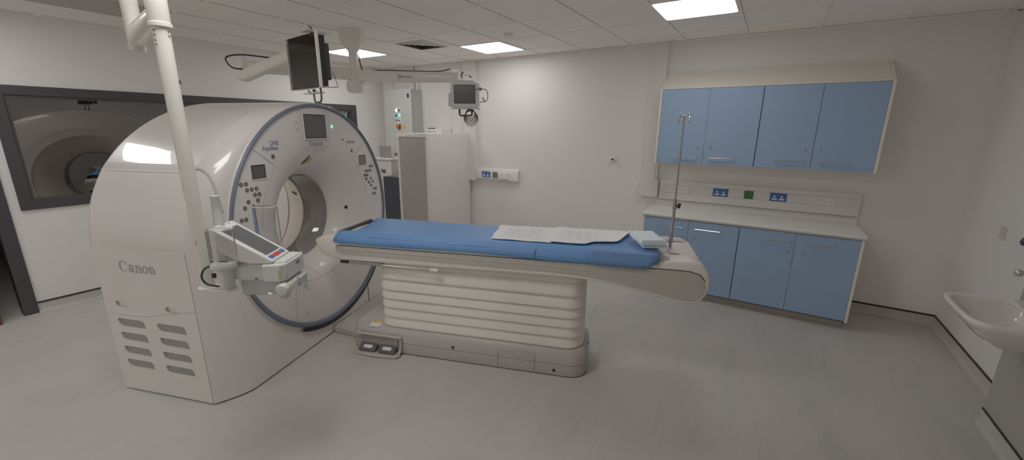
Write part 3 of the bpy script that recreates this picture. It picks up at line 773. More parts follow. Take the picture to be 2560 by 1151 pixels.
# slash and flag emblem under the main display, on the curve of the mouth
def emb(quads, m, lift=0.):
    mb = MB()
    for (A, B, C_, D) in quads:
        n = 6; secs = []
        for k in range(n+1):
            f = k/n; p = (A[0]+(D[0]-A[0])*f, A[1]+(D[1]-A[1])*f); q = (B[0]+(C_[0]-B[0])*f, B[1]+(C_[1]-B[1])*f)
            secs.append([(disc_x(math.hypot(VC0+a+.02, b))+.0025, VC0+a+.02, ZC+b) for a, b in (p, q)])
        mb.loft(secs, closed=False)
    o = mb.build('emblem', m, g); o.location.x = lift
emb([((-.074, .516), (-.052, .516), (-.126, .450), (-.148, .450))], M['black'])
emb([((-.072, .494), (-.020, .494), (-.030, .476), (-.066, .476)), ((-.072, .494), (-.046, .494), (-.090, .450), (-.116, .450)), ((-.058, .470), (-.036, .470), (-.046, .458), (-.070, .458))], M['gold'], .003)
# fine joints across the front disc
def disc_line(pts, rad, m):
    Q = []
    for (a, b), (c, d_) in zip(pts, pts[1:]):
        for k in range(8):
            y, z = a+(c-a)*k/8+VC0, b+(d_-b)*k/8; Q.append((disc_x(math.hypot(y, z))+.0005, y, ZC+z))
    y, z = pts[-1][0]+VC0, pts[-1][1]; Q.append((disc_x(math.hypot(y, z))+.0005, y, ZC+z))
    MB().tube(Q, rad, n=6, smooth=False).build('panel_seam', m, g)
disc_line([(-.641, .604), (-.453, .470)], .0022, M['seam'])
disc_line([(-.453, .470), (-.534, .344), (-.592, .236), (-.63, .06)], .0012, M['textd'])
disc_line([(.63, .583), (.471, .464), (.545, .347), (.612, .226), (.659, .052), (.86, .046)], .0014, M['textd'])
disc_line([(-.382, -.456), (-.42, -.55), (-.435, -.63), (-.438, -.745)], .0014, M['seam'])
disc_line([(-.34, -.45), (-.28, -.475), (-.188, -.496), (-.041, -.515), (.073, -.507), (.178, -.481), (.30, -.44)], .0016, M['seam'])
disc_line([(-.203, -.35), (-.111, -.42), (-.041, -.515)], .0014, M['textd'])
for y, z in ((-.329, -.733), (.375, -.729), (-.304, -.486)):
    MB().lathe([(.016, XD-.02), (.016, XD+.002), (.011, XD+.001), (0, XD-.001)], c=(0, VC0+y, ZC+z), axis='x', n=20).build('screw_cover', M['scanband'], g)
# maker's name on the side panel
def serif_name(par, m, x0, z0, hgt, y, depth=.0012):
    """the maker's name in thick-and-thin serif letters, reading along +x on a face that looks to -y."""
    mb = MB(); u = hgt
    def poly(P): mb.prism([(x0+a*u, z0+b*u) for a, b in P], 'y', y-depth, y+.001)
    def ring(cx, cz, ax, az, ix, iz, a0=0, a1=360, n=28, dx=0.):
        for k in range(n):
            p, q = math.radians(a0+(a1-a0)*k/n), math.radians(a0+(a1-a0)*(k+1)/n)
            poly([(cx+ax*math.cos(p), cz+az*math.sin(p)), (cx+ax*math.cos(q), cz+az*math.sin(q)), (cx+dx+ix*math.cos(q), cz+iz*math.sin(q)), (cx+dx+ix*math.cos(p), cz+iz*math.sin(p))])
    def letter_n(x):
        poly([(x, .0), (x+.30, .0), (x+.30, .05), (x+.24, .09), (x+.24, .66), (x+.20, .68), (x-.02, .60), (x-.02, .55), (x+.07, .53), (x+.07, .09), (x, .05)])
        ring(x+.37, .42, .22, .26, .09, .18, 0, 150, 14)
        poly([(x+.35, .0), (x+.66, .0), (x+.66, .05), (x+.60, .09), (x+.60, .44), (x+.43, .44), (x+.43, .09), (x+.35, .05)])
    ring(.46, .48, .46, .48, .30, .41, 38, 322, 36, dx=.04)
    poly([(.80, .64), (.93, .60), (.96, .62), (.80, .86), (.72, .80)])
    xa = 1.02
    ring(xa+.22, .20, .22, .21, .08, .13, 0, 360, 24)
    poly([(xa+.34, .0), (xa+.64, .0), (xa+.64, .05), (xa+.54, .09), (xa+.54, .46), (xa+.37, .46), (xa+.37, .06)])
    ring(xa+.29, .44, .25, .24, .09, .17, 0, 165, 14)
    poly([(xa+.0, .46), (xa+.14, .46), (xa+.17, .56), (xa+.06, .56)])
    letter_n(1.76)
    ring(2.80, .335, .34, .345, .17, .27, 0, 360, 30)
    letter_n(3.22)
    return mb.build('lettering', m, par, smooth=False)
serif_name(g, M['textd'], -2.990-GU, .892, .0755, YS-.0005)
for x in (-3.10, -2.534): MB().lathe([(.016, YS+.001), (.013, YS-.0012), (0, YS-.0004)], c=(x-GU, 0, .055), axis='y', n=20).build('screw_cover', M['scan2'], g)

# ------------------------------------------------------------------ patient couch
CU, CV = -.9, 2.93
c = thing('patient_couch', 'long white scanner couch on pleated ivory bellows and grey floor base', 'scanner couch', UX*CU+UY*CV, A0)
def cu(u): return u-CU
HW = .265
outer = [(-2.215, .938), (-2.225, .915), (-2.205, .862), (-2.165, .82), (-2.10, .79), (-1.995, .774), (-1.604, .780), (-1.175, .783), (-.66, .793), (-.287, .795), (-.137, .793), (.027, .780), (.12, .766), (.219, .748), (.345, .722), (.47, .697), (.52, .688), (.561, .686), (.605, .695), (.640, .717), (.668, .755), (.682, .811), (.680, .86), (.667, .900), (.645, .938), (.619, .962), (.585, .977), (.547, .980), (.442, .974), (.36, .958), (.36, .94), (-2.05, .94), (-2.08, .972), (-2.16, .962)]
P = [(cu(u), z) for u, z in outer]
mb = MB()
# body with rounded long edges: sections across the width, slightly inset at the sides
def inset(P, k):
    cx = sum(p[0] for p in P)/len(P); cz = sum(p[1] for p in P)/len(P)
    out = []
    n = len(P)
    for i in range(n):
        a, b, d_ = Vector(P[i-1]), Vector(P[i]), Vector(P[(i+1) % n])
        t1 = (b-a).normalized(); t2 = (d_-b).normalized(); nn = Vector((-(t1+t2).y, (t1+t2).x))
        if nn.length < 1e-6: nn = Vector((0, 0))
        else: nn.normalize()
        out.append((b.x+nn.x*k, b.y+nn.y*k))
    return out
for s in (0,):
    secs = []
    for w_, k in ((-HW, .016), (-HW+.004, .006), (-HW+.014, 0), (HW-.014, 0), (HW-.004, .006), (HW, .016)):
        secs.append([(x, w_, z) for x, z in inset(P, k)])
    mb.loft(secs, cap0=True, cap1=True)
mb.build('couch_frame', M['couch'], c, angle=40)
# grey inlay along both flanks
pan = [(-2.044, .862), (-2.036, .885), (-2.005, .897), (-1.472, .899), (-.772, .905), (-.039, .912), (.293, .913), (.50, .914), (.555, .911), (.615, .895), (.648, .854), (.659, .809), (.646, .757), (.617, .723), (.585, .709), (.559, .706), (.468, .717), (.35, .742), (.218, .769), (.09, .793), (-.04, .812), (-.17, .822), (-.306, .827), (-.8, .826), (-1.5, .826), (-1.99, .826), (-2.022, .834), (-2.04, .848)]
for s in (-1, 1):
    y0, y1 = sorted((s*(HW-.004), s*(HW+.0035)))
    MB().prism([(cu(u), z) for u, z in pan], 'y', y0, y1).build('side_inlay', M['couchp'], c, bevel=.003)
    MB().tube([(cu(u), s*(HW+.003), z+.003) for u, z in pan[1:11]], .003, n=6, smooth=False).build('inlay_gap', M['seamd'], c)
    MB().tube([(cu(u), s*(HW+.003), z) for u, z in ((-1.99, .868), (-1.48, .87), (-.772, .875), (-.35, .87), (-.1, .862))], .004, n=6).build('inlay_rib', M['couchp'], c)
# rail deck that carries the tabletop
MB().prism([(-.235, .935), (-.225, .965), (-.12, .975), (0, .978), (.12, .975), (.225, .965), (.235, .935)], 'x', cu(-2.06), cu(.36)).build('tabletop', M['couch'], c)
# dark end bracket of the top at the scanner end
MB().box(cu(-2.045), cu(-2.012), -.21, .238, .965, .999).build('end_bracket', M['navy'], c, bevel=.004)
# tail: raised console at the foot
tl = MB().prism([(cu(.375), .93), (cu(.375), .975), (cu(.60), .985), (cu(.622), .975), (cu(.622), .93)], 'y', -.155, .25).build('tail_console', M['couch'], c, bevel=.01, seg=3)
MB().box(cu(.44), cu(.51), -.12, .05, .986, .9895).build('tail_lid', M['couch'], tl, bevel=.001)
MB().box(cu(.60), cu(.6235), -.12, .20, .942, .965).build('tail_slot', M['brown'], tl)
MB().box(cu(.365), cu(.44), -.25, .25, .955, .972).build('tail_deck', M['base'], c, bevel=.006)
MB().prism([(cu(.40), .985), (cu(.58), .985), (cu(.62), .975), (cu(.56), 1.005), (cu(.42), 1.008)], 'y', .20, .25).build('tail_rim', M['couch'], c, bevel=.006)
# bellows
BX0, BX1, BH = cu(-1.735), cu(-.118), .195
def bsec(z, grow):
    return [(x, y, z) for x, y in rrect(BX0-grow, BX1+grow, -BH-grow, BH+grow, .11+grow, 7)]
mb = MB(); secs = []
zb = [.205, .222, .305, .385, .460, .535, .625, .735, .80]
secs.append(bsec(.20, -.012)); secs.append(bsec(.212, .006)); secs.append(bsec(.222, -.006))
for z0, z1 in zip(zb[1:], zb[2:]):
    h = z1-z0
    secs += [bsec(z0-h*.02, -.012), bsec(z0+h*.03, .012), bsec(z0+h*.09, .0175), bsec(z0+h*.2, .0165), bsec(z0+h*.5, .010), bsec(z0+h*.8, .0025), bsec(z0+h*.95, -.004)]
mb.loft(secs, cap0=True, cap1=True); mb.build('bellows', M['bellow'], c, angle=48)
# floor base
bx0, bx1 = cu(-2.02), cu(-.062)
def base_sec(z, k): return [(x, y, z) for x, y in rrect(bx0+k, bx1-k, -.235+k, .30-k, .13-k*.6, 8)]
MB().loft([base_sec(.003, .004), base_sec(.01, 0), base_sec(.0915, 0), base_sec(.0935, .003)], cap0=True, cap1=True).build('base_skirt', M['base'], c, angle=40)
MB().loft([base_sec(.093, .006), base_sec(.0985, .006)], cap0=True, cap1=True).build('base_seam', M['seamd'], c, angle=40)
MB().loft([base_sec(0, .0), base_sec(.004, .0)], cap0=True, cap1=True).build('base_shadow_line', M['seamd'], c, angle=40)  # dark strip standing in for shade where the base meets the floor
MB().loft([base_sec(.097, .003), base_sec(.0995, 0), base_sec(.165, .003), base_sec(.195, .014), base_sec(.214, .036), base_sec(.219, .06)], cap0=True, cap1=True).build('base_cover', M['base'], c, angle=40)
MB().prism([(cu(-2.303), -.055), (cu(-2.06), -.09), (cu(-2.0), -.14), (cu(-1.8), -.14), (cu(-1.8), .72), (cu(-2.303), .72)], 'z', 0, .062).build('base_plate', M['base'], c, bevel=.012, seg=3)
for u, v in ((-2.27, .02), (-2.27, .25), (-2.10, .20), (-2.05, .05)): MB().lathe([(.008, .061), (.008, .064), (0, .065)], c=(cu(u), v, 0), n=14).build('screw', M['based'], c)
MB().box(cu(-.735), cu(-.447), -.2362, -.2345, .118, .165).build('access_cover', M['base'], c, bevel=.0006)
for u in (-.733, -.447): box('access_seam', M['seamd'], cu(u)-.0012, cu(u)+.0012, -.2368, -.2345, .012, .130, c)
for u, z in ((-1.098, .122), (-.30, .046)): MB().prism(rrect(cu(u)-.011, cu(u)+.011, z-.011, z+.011, .003), 'y', -.2372, -.233).build('sensor_port', M['black'], c)
for v, z in ((.0, .175), (.03, .155), (.015, .14)): MB().lathe([(.006, bx1-.012), (.006, bx1-.001)], c=(0, v, z), axis='x', n=12).build('screw', M['seamd'], c)
lb = MB().box(0, .088, -.04, .04, 0, .0015).build('warning_label', M['lblw'], c); lb.location = (cu(-1.83), -.186, .2165); lb.rotation_euler = (math.radians(12), 0, 0)
MB().box(.002, .086, .012, .038, .0015, .0022).build('label_band', M['yellow'], lb)
MB().prism([(.022, .015), (.034, .015), (.028, .034)], 'z', .0022, .0028).build('label_mark', M['black'], lb)
# foot pedals in a guard, on the near flank of the base
pg = MB()
y0 = -.245
gu0, gu1 = cu(-1.915), cu(-1.545)
guard = MB()
guard.tube([(gu0, y0+.02, .03), (gu0, y0+.02, .145), (gu0+.02, y0-.01, .155), (gu1-.03, y0-.01, .155), (gu1, y0+.0, .135), (gu1, y0-.02, .03), (gu1-.03, y0-.075, .016), (gu0+.03, y0-.075, .016)], .011, n=10, closed=True)
guard.box(gu0-.002, gu1-.01, y0-.082, y0+.02, .002, .022)
gobj = guard.build('pedal_guard', M['base'], c, angle=40)
MB().box(gu0+.02, gu1-.02, y0+.0, y0+.012, .06, .15).build('pedal_recess', M['based'], gobj)
for k in range(2):
    a = gu0+.022+k*.170
    mt = Matrix.Translation((a, y0-.058, .024)) @ Matrix.Rotation(math.radians(28), 4, 'X')
    pd = MB().prism(rrect(0, .15, 0, .075, .012), 'z', 0, .018, mt).build('pedal', M['ped'], gobj, bevel=.003)
    MB().prism(rrect(.035, .115, .022, .052, .014), 'z', .018, .0195, mt).build('pedal_symbol', M['lblw'], pd)
# accessory rail under the near edge
MB().box(cu(-1.935), cu(-1.65), -.262, -.225, .752, .775).build('accessory_rail', M['based'], c, bevel=.003)
MB().tube([(cu(-1.66), -.255, .762), (cu(-1.45), -.262, .765), (cu(-1.21), -.270, .765)], .006, n=8).build('release_bar', M['chrome'], c)
MB().cyl((cu(-1.245), -.268, .765), (cu(-1.18), -.272, .765), .013).build('release_grip', M['couch'], c)
MB().box(cu(-2.02), cu(-1.95), -.255, -.22, .748, .772).build('cable_port', M['black'], c, bevel=.003)

# ------------------------------------------------------------------ things on the couch
def couch_thing(name, label, cat, u, v, z, group=None): return thing(name, label, cat, UX*u+UY*v+Vector((0, 0, z)), A0, group)
t = couch_thing('couch_cover', 'bright blue padded cover draped along the scanner couch', 'couch cover', -.9, CV, .97)
# draped cross section, local z from .97
def cover_sec(u, hem, top, ripple):
    x = cu(u)
    P = [(-.273, hem), (-.262, hem*.45+top*.5), (-.247, top-.010), (-.234, top+.002), (-.215, top+.004), (-.12, top-.004), (0, top-.008), (.12, top-.004), (.215, top+.004), (.234, top+.002), (.247, top-.010), (.262, hem*.45+top*.5), (.273, hem)]
    k = max(0., min(1., 1-(u+2.05)/.35))
    end = [0, .015, .03, .045, .16, .145, .125, .105, .085, .08, .06, .03, 0]
    return [(x+end[i]*k, y+math.sin(u*7+i)*ripple*(.4 if 2 < i < 10 else 1), z+math.sin(u*4.3+i*1.7)*ripple*.6) for i, (y, z) in enumerate(P)]
mb = MB(); secs = []
N = 40
for k in range(N+1):
    u = -2.05+k*(.31-(-2.05))/N
    hem = -.050+.004*math.sin(u*5)+(.012 if k == 0 else 0)
    secs.append(cover_sec(u, hem, .033, .0028))
V = mb.loft(secs, closed=False)
o = mb.build('sheet', M['blue'], t, angle=32)
md = o.modifiers.new('thick', 'SOLIDIFY'); md.thickness = .006; md.offset = 1
# slanted corner at the scanner end
MB().tube([(cu(-.462), -.281, -.048), (cu(-.455), -.2715, -.008), (cu(-.450), -.2565, .022)], .0025, n=6).build('sheet_cut', M['seamd'], t)
MB().tube([(cu(-1.75), -.262, .010), (cu(-1.4), -.262, .008), (cu(-1.1), -.2645, .003), (cu(-.75), -.262, .006)], .0025, n=6).build('sheet_crease', M['blued'], t)
# foot flap folded over the end of the cover
fl = MB()
fx = [cu(-.085), cu(-.07), cu(.05), cu(.2), cu(.285), cu(.36)]
zl = [-.052, -.055, -.058, -.06, -.058, .012]
fl_secs = []
for x, zz in zip(fx, zl):
    fl_secs.append([(x, -.288, zz), (x, -.287, zz*.4+.01), (x, -.270, .036), (x, -.24, .041), (x, 0, .038), (x, .24, .041), (x, .27, .036), (x, .287, zz*.4+.01), (x, .288, zz)])
fl.loft(fl_secs, closed=False)
o = fl.build('foot_flap', M['blued'], t, angle=28)
md = o.modifiers.new('thick', 'SOLIDIFY'); md.thickness = .005; md.offset = 1

def quilt_lines(x0, x1, y0, y1, r, zf):
    mb = MB()
    dx, dy = r*1.5, r*math.sqrt(3)
    nx, ny = int((x1-x0)/dx), int((y1-y0)/dy)
    for i in range(nx):
        for j in range(ny):
            cx, cy = x0+r+i*dx, y0+dy/2+j*dy+(dy/2 if i % 2 else 0)
            if cy+dy/2 > y1: continue
            for k in range(6):
                a, b = math.radians(60*k), math.radians(60*k+60)
                p, q = (cx+r*.97*math.cos(a), cy+r*.97*math.sin(a)), (cx+r*.97*math.cos(b), cy+r*.97*math.sin(b))
                if max(p[0], q[0]) > x1 or (k in (0, 5) and random.random() < .25): continue
                nrm = Vector((q[1]-p[1], p[0]-q[0], 0)).normalized()*.0016
                A = Vector((p[0], p[1], zf(*p)+.0012)); B = Vector((q[0], q[1], zf(*q)+.0012))
                mb._add([A-nrm, B-nrm, B+nrm, A+nrm], [(0, 1, 2, 3)])
    return mb
def pad(u0, u1, v0, v1, z, label, ph=0., cut=False):
    uc, vc = (u0+u1)/2, (v0+v1)/2
    t = couch_thing('absorbent_pad', label, 'absorbent pad', uc, vc, z, 'white absorbent pads on the couch')
    hx, hy = (u1-u0)/2, (v1-v0)/2
    near = [(-.4, 2.745), (-.13, 2.742), (-.07, 2.825), (.05, 2.845), (.10, 2.875), (.15, 3.0), (.22, 3.19)]
    def ylo(x):
        if not cut: return -hy
        u = x+uc
        for (a, p), (b, q) in zip(near, near[1:]):
            if u <= b: return p+(q-p)*max(0, (u-a)/(b-a))-vc
        return hy
    def zf(x, y): return .0022+.0010*math.sin(x*11+ph)*math.sin(y*9+ph)+.0012*math.sin(x*31+y*13)
    mb = MB(); n, m = 36, 14
    secs = []
    for i in range(n+1):
        x = -hx+2*hx*i/n; y0 = ylo(x)
        row = []
        for j in range(m+1):
            y = y0+(hy-y0)*j/m
            lift = 0.
            if cut and x+uc > .06: lift = .022*((x+uc-.06)/.12)**2*(1-j/m)
            row.append((x+.004*math.sin(j*.9+ph)-(.035*(j/m) if not cut and i == 0 else 0), y, zf(x, y)+lift))
        secs.append(row)
    mb.loft(secs, closed=False)
    o = mb.build('sheet', M['pad'], t, angle=80)
    md = o.modifiers.new('thick', 'SOLIDIFY'); md.thickness = .003; md.offset = 0
    x1 = hx-.03 if not cut else -uc-.02
    y0 = -hy+.05 if not cut else -hy+.075
    quilt_lines(-hx+.06, x1, y0, hy-.04, .042, lambda x, y: zf(x, y)+.0018).build('quilting', M['quilt'], t, smooth=False)
    return t
pad(-.80, -.36, 2.745, 3.175, 1.0165, 'white quilted absorbent pad lying flat on blue cover, nearer the scanner')
pad(-.375, .21, 2.745, 3.185, 1.0248, 'white quilted absorbent pad lying nearer the folded aqua pads', ph=1.3, cut=True)
def folded_pad(u, v, z, w, d, layers, th, rz, label):
    t = couch_thing('folded_pad', label, 'folded pad', u, v, z, 'folded aqua pads at couch foot')
    t.rotation_euler = (0, 0, A0+rz)
    for k in range(layers):
        z0 = k*th; mb = MB()
        off = .004*math.sin(k*2.1)
        # one fold: a flattened U of cloth seen from the side
        prof = [(-w/2+off, z0+.001), (w/2-th*.5, z0+.001)]+[(w/2-th*.5+th*.48*math.sin(a), z0+th*.5-th*.48*math.cos(a)) for a in [PI*q/8 for q in range(1, 8)]]+[(w/2-th*.5, z0+th*.97), (-w/2+off, z0+th*.95)]
        secs = []
        for j in range(11):
            y = -d/2+d*j/10; wv = .0025*math.sin(j*1.3+k)
            secs.append([(x+.004*math.sin(j*.8+k), y, zz+wv*(1 if zz > z0+th*.3 else .3)+.0026) for x, zz in prof])
        mb.loft(secs, cap0=True, cap1=True)
        mb.build('fold_layer', M['aqua'], t, angle=60)
    return t
folded_pad(.318, 2.905, 1.0165, .165, .25, 2, .013, .16, 'folded pale aqua pad underneath the topmost one at couch foot')
folded_pad(.292, 2.875, 1.050, .170, .255, 2, .014, .26, 'folded pale aqua pad lying on top of another at couch foot')

# IV pole at the couch foot
t = couch_thing('drip_pole', 'thin chrome drip pole with two hooks standing at couch foot', 'drip pole', .46, 2.94, .99)
MB().cyl((0, 0, .001), (0, 0, .285), .0105).build('lower_tube', M['steel'], t)
MB().cyl((0, 0, .05), (0, 0, .075), .013).cyl((0, 0, .275), (0, 0, .345), .0135).build('collar', M['steel'], t)
MB().cyl((0, 0, .30), (.028, -.012, .30), .007).cyl((.024, -.010, .285), (.030, -.012, .318), .010).build('clamp_knob', M['black'], t)
MB().cyl((0, 0, .30), (0, 0, .895), .0065).build('upper_tube', M['steel'], t)
MB().cyl((-.026, 0, .893), (.026, 0, .893), .005).build('crossbar', M['chrome'], t)
for s in (-1, 1):
    MB().tube([(s*.022, 0, .888), (s*.024, -.004, .905), (s*.030, -.018, .900), (s*.032, -.024, .870), (s*.030, -.020, .848)], .0052, n=10).build('hook', M['chrome'], t)

# ------------------------------------------------------------------ injector on its ceiling arm
PC = Vector((-2.215, .786, 0)); RT = Vector((.335, .942, 0)); TT = Vector((.942, -.335, 0))
t = thing('injector_ceiling_arm', 'white ceiling-hung arm and column carrying the injector beside scanner', 'ceiling arm', (PC.x, PC.y, HC))
zz = lambda z: z-HC
MB().cyl((0, 0, zz(1.045)), (0, 0, zz(2.20)), .0275, .030, n=28).build('column', M['arm'], t)
MB().lathe([(.030, zz(2.188)), (.041, zz(2.192)), (.042, zz(2.206)), (.036, zz(2.210)), (.038, zz(2.216)), (.038, zz(2.40)), (.03, zz(2.41)), (0, zz(2.41))], n=36).build('collar', M['arm'], t)
pb = RT*-.103+TT*-.5
MB().lathe([(.032, zz(2.150)), (.034, zz(2.153)), (.034, zz(2.74)), (.075, zz(2.745)), (.075, 0)], c=(pb.x, pb.y, 0), n=32).build('ceiling_post', M['arm'], t)
dirv = -pb.normalized(); side = Vector((-dirv.y, dirv.x, 0))
secs = []
for f, hw, z0, z1 in ((.02, .030, 2.165, 2.262), (.12, .033, 2.172, 2.268), (.5, .034, 2.19, 2.27), (.93, .034, 2.205, 2.275), (1.0, .030, 2.21, 2.27)):
    p = pb*(1-f)
    secs.append([(p.x+side.x*a, p.y+side.y*a, zz(b)) for a, b in rrect(-hw, hw, z0, z1, .028, 4)])
mb = MB(); mb.loft(secs, cap0=True, cap1=True); mb.build('extension_arm', M['arm'], t, angle=50)
for ang in (-50, 50):
    for k, z in enumerate((2.176, 2.158, 2.138, 2.122)):
        if ang > 0 and k > 1: continue
        d_ = Matrix.Rotation(math.radians(ang), 3, 'Z') @ TT
        MB().cyl((d_.x*.026, d_.y*.026, zz(z)), (d_.x*.0335, d_.y*.0335, zz(z)), .0038, n=10).build('bolt', M['vent'], t)
for dz in (1.275, 1.262):
    for ang in (-35, 60):
        d_ = Matrix.Rotation(math.radians(ang), 3, 'Z') @ TT
        MB().cyl((d_.x*.025, d_.y*.025, zz(dz)), (d_.x*.0295, d_.y*.0295, zz(dz)), .003, n=8).build('bolt', M['vent'], t)
MB().cyl((RT.x*.03+TT.x*.01, RT.y*.03+TT.y*.01, zz(1.985)), (RT.x*.034+TT.x*.01, RT.y*.034+TT.y*.01, zz(1.97)), .003, n=8).build('cable_tag', M['black'], t)
IA = math.atan2(.5815, .8117)
# plate from the column to the injector pivot
ca = Matrix.Rotation(IA, 3, 'Z')
def capsule(p, q, r, n=10):
    p, q = Vector(p), Vector(q); d_ = (q-p).normalized(); a0 = math.atan2(d_.y, d_.x)
    return [(q.x+r*math.cos(a0-PI/2+PI*k/n), q.y+r*math.sin(a0-PI/2+PI*k/n)) for k in range(n+1)]+[(p.x+r*math.cos(a0+PI/2+PI*k/n), p.y+r*math.sin(a0+PI/2+PI*k/n)) for k in range(n+1)]
pv = ca @ Vector((.107, -.025, 0))
MB().prism(capsule((0, 0), (pv.x, pv.y), .042), 'z', zz(1.034), zz(1.046)).build('carrier_plate', M['arm'], t, bevel=.003)

j = thing('contrast_injector', 'white contrast injector head with tilted grey touch screen on ceiling column', 'injector', (PC.x, PC.y, 1.0), IA)
z1 = lambda z: z-1.0
MB().lathe([(0, z1(1.0465)), (.031, z1(1.0465)), (.032, z1(1.055)), (.032, z1(1.142)), (.050, z1(1.146)), (.056, z1(1.152)), (.056, z1(1.168)), (.050, z1(1.176)), (0, z1(1.176))], c=(.107, -.025, 0), n=36).build('pivot', M['inj'], j, angle=40)
MB().prism(rrect(.085, .128, -.035, -.017, .008), 'z', z1(1.176), z1(1.1775)).build('pivot_slot', M['black'], j)
MB().lathe([(.036, z1(1.1765)), (.036, z1(1.179)), (.031, z1(1.179)), (.031, z1(1.1765))], c=(.107, -.025, 0), n=32, cap=False).build('pivot_rim', M['injg'], j)
# arm + head block
mb = MB()
mb.loft([[(x, y, z) for y, z in rrect(-.012, .085, z1(a), z1(b), .018, 4)] for x, a, b in ((.125, 1.080, 1.158), (.15, 1.076, 1.158), (.165, 1.070, 1.158), (.30, 1.066, 1.157))], cap0=True, cap1=True)
mb.build('head_arm', M['inj'], j, angle=50)
MB().prism([(.275, -.03), (.352, -.032), (.378, -.012), (.385, .16), (.372, .192), (.30, .192), (.275, .17)], 'z', z1(1.072), z1(1.158)).build('head_block', M['inj'], j, bevel=.008, seg=3)
MB().prism([(.285, -.0), (.372, .0), (.376, .165), (.30, .165)], 'z', z1(1.157), z1(1.164)).build('head_lid', M['inj'], j, bevel=.002)
MB().prism([(.15, .0), (.345, .0), (.345, .14), (.15, .14)], 'z', z1(.992), z1(1.074)).build('under_cover', M['injg'], j, bevel=.012, seg=3)
# display console, a wedge
dp = [(.064, 1.339), (.325, 1.173), (.318, 1.160), (.22, 1.160), (.155, 1.178), (.095, 1.215), (.056, 1.300), (.055, 1.322)]
dc = MB().prism([(a, z1(b)) for a, b in dp], 'y', -.02, .155).build('display_console', M['white'], j, bevel=.006, seg=3)
sl = (Vector((.325, 0, z1(1.173)))-Vector((.064, 0, z1(1.339)))); Ls = sl.length; sl.normalize(); nn = Vector((-sl.z, 0, sl.x)); nn = nn if nn.z > 0 else -nn
org = Vector((.064, 0, z1(1.339)))
def on_disp(s0, s1, b0, b1, h0, h1, r=.004):
    mt = Matrix(((sl.x, 0, nn.x, org.x), (0, 1, 0, 0), (sl.z, 0, nn.z, org.z), (0, 0, 0, 1)))
    return MB().prism(rrect(s0, s1, b0, b1, r), 'z', h0, h1, mt)
on_disp(.045, .262, .008, .128, -.002, .0012).build('screen', M['injscreen'], dc)
plate = on_disp(.040, .267, .003, .133, -.003, .0004).build('screen_edge', M['vent'], dc)
for b0, b1, k in ((-.005, .032, 'bblue'), (.037, .088, 'red'), (.093, .130, 'bblue')):
    o = on_disp(.275, .297, b0+.003, b1+.003, -.002, .002, .008 if k == 'bblue' else .003).build('button', M[k], dc)
    o['label'] = 'red stop key' if k == 'red' else 'blue arrow key'
for s_, b_ in ((.012, .05), (.012, .10)): on_disp(s_, s_+.004, b_, b_+.012, -.001, .001, .001).build('indicator', M['vent'], dc)
# syringe guards of clear acrylic
def guard_shell(a0, a1, b0, b1, zb, zt, name):
    mb = MB()
    prof = rrect(a0, a1, b0, b1, .022, 6)
    mb.loft([[(x, y, z1(zb)) for x, y in prof], [(x, y, z1(zt)-.006) for x, y in prof], [(a0+(x-a0)*.97+.0015, y, z1(zt)) for x, y in prof]], cap1=True)
    o = mb.build(name, M['acrylic'], j, angle=50)
    MB().tube([(x, y, z1(zt)-.003) for x, y in prof], .0014, n=6, smooth=False, closed=True).build('guard_rim', M['rimc'], o)
guard_shell(.075, .185, -.085, -.028, 1.178, 1.345, 'syringe_guard')
guard_shell(.150, .262, .172, .235, 1.170, 1.400, 'syringe_guard')
# syringe grip at the tip
MB().lathe([(0, -.052), (.024, -.050), (.029, -.042), (.029, -.018), (.026, -.014)], c=(.362, 0, z1(1.035)), axis='y', n=28).build('manual_knob', M['inj'], j)
MB().prism(rrect(.338, .392, z1(1.008), z1(1.062), .016, 5), 'y', -.016, .066).build('sleeve', M['inj'], j, bevel=.003)
MB().prism([(.345, z1(1.010)), (.398, z1(1.012)), (.405, z1(1.058)), (.352, z1(1.068))], 'y', .066, .150).build('sleeve_plate', M['injg'], j, bevel=.004)
MB().prism([(.345, z1(.985)), (.375, z1(.985)), (.385, z1(1.015)), (.345, z1(1.015))], 'y', -.03, .005).build('hook', M['injg'], j, bevel=.003)
MB().cyl((.372, .168, z1(1.02)), (.376, .185, z1(.995)), .007).cyl((.30, -.045, z1(1.02)), (.325, -.058, z1(1.022)), .006).build('luer_tip', M['lblw'], j)
MB().lathe([(.009, 0), (.009, .002), (0, .002)], c=(0, 0, 0), n=14).build('emblem', M['bblue'], j).matrix_local = Matrix.Translation((.3865, .10, z1(1.132))) @ Matrix.Rotation(math.radians(90), 4, 'Y') @ Matrix.Diagonal((1, 1.6, 1, 1))
MB().box(.353, .360, -.0325, -.0310, z1(1.098), z1(1.128)).build('orange_label', M['orange'], j)
MB().box(.372, .386, .012, .030, z1(1.0615), z1(1.0630)).build('orange_label', M['orange'], j)
MB().lathe([(.006, -.0335), (.006, -.0315)], c=(.235, .0185, z1(1.083)), axis='y', n=12).build('bolt', M['vent'], j)
MB().lathe([(.006, z1(1.0625)), (.006, z1(1.064))], c=(.375, -.004, 0), n=12).build('status_light', M['vent'], j)
# rear post with cap
MB().lathe([(.030, z1(1.16)), (.026, z1(1.25)), (.0205, z1(1.38)), (.017, z1(1.462)), (.0185, z1(1.466)), (.0185, z1(1.476)), (0, z1(1.478))], c=(.058, .063, 0), n=24).build('rear_post', M['inj'], j, angle=40)
# looped cable by the pivot
MB().tube([(.075, -.03, z1(1.165)), (.03, -.045, z1(1.15)), (.012, -.05, z1(1.11)), (.03, -.05, z1(1.075)), (.078, -.045, z1(1.06))], .0048, n=8).build('cable', M['black'], j)
MB().box(.060, .078, -.056, -.046, z1(1.105), z1(1.128)).build('cable_plug', M['black'], j, bevel=.002)

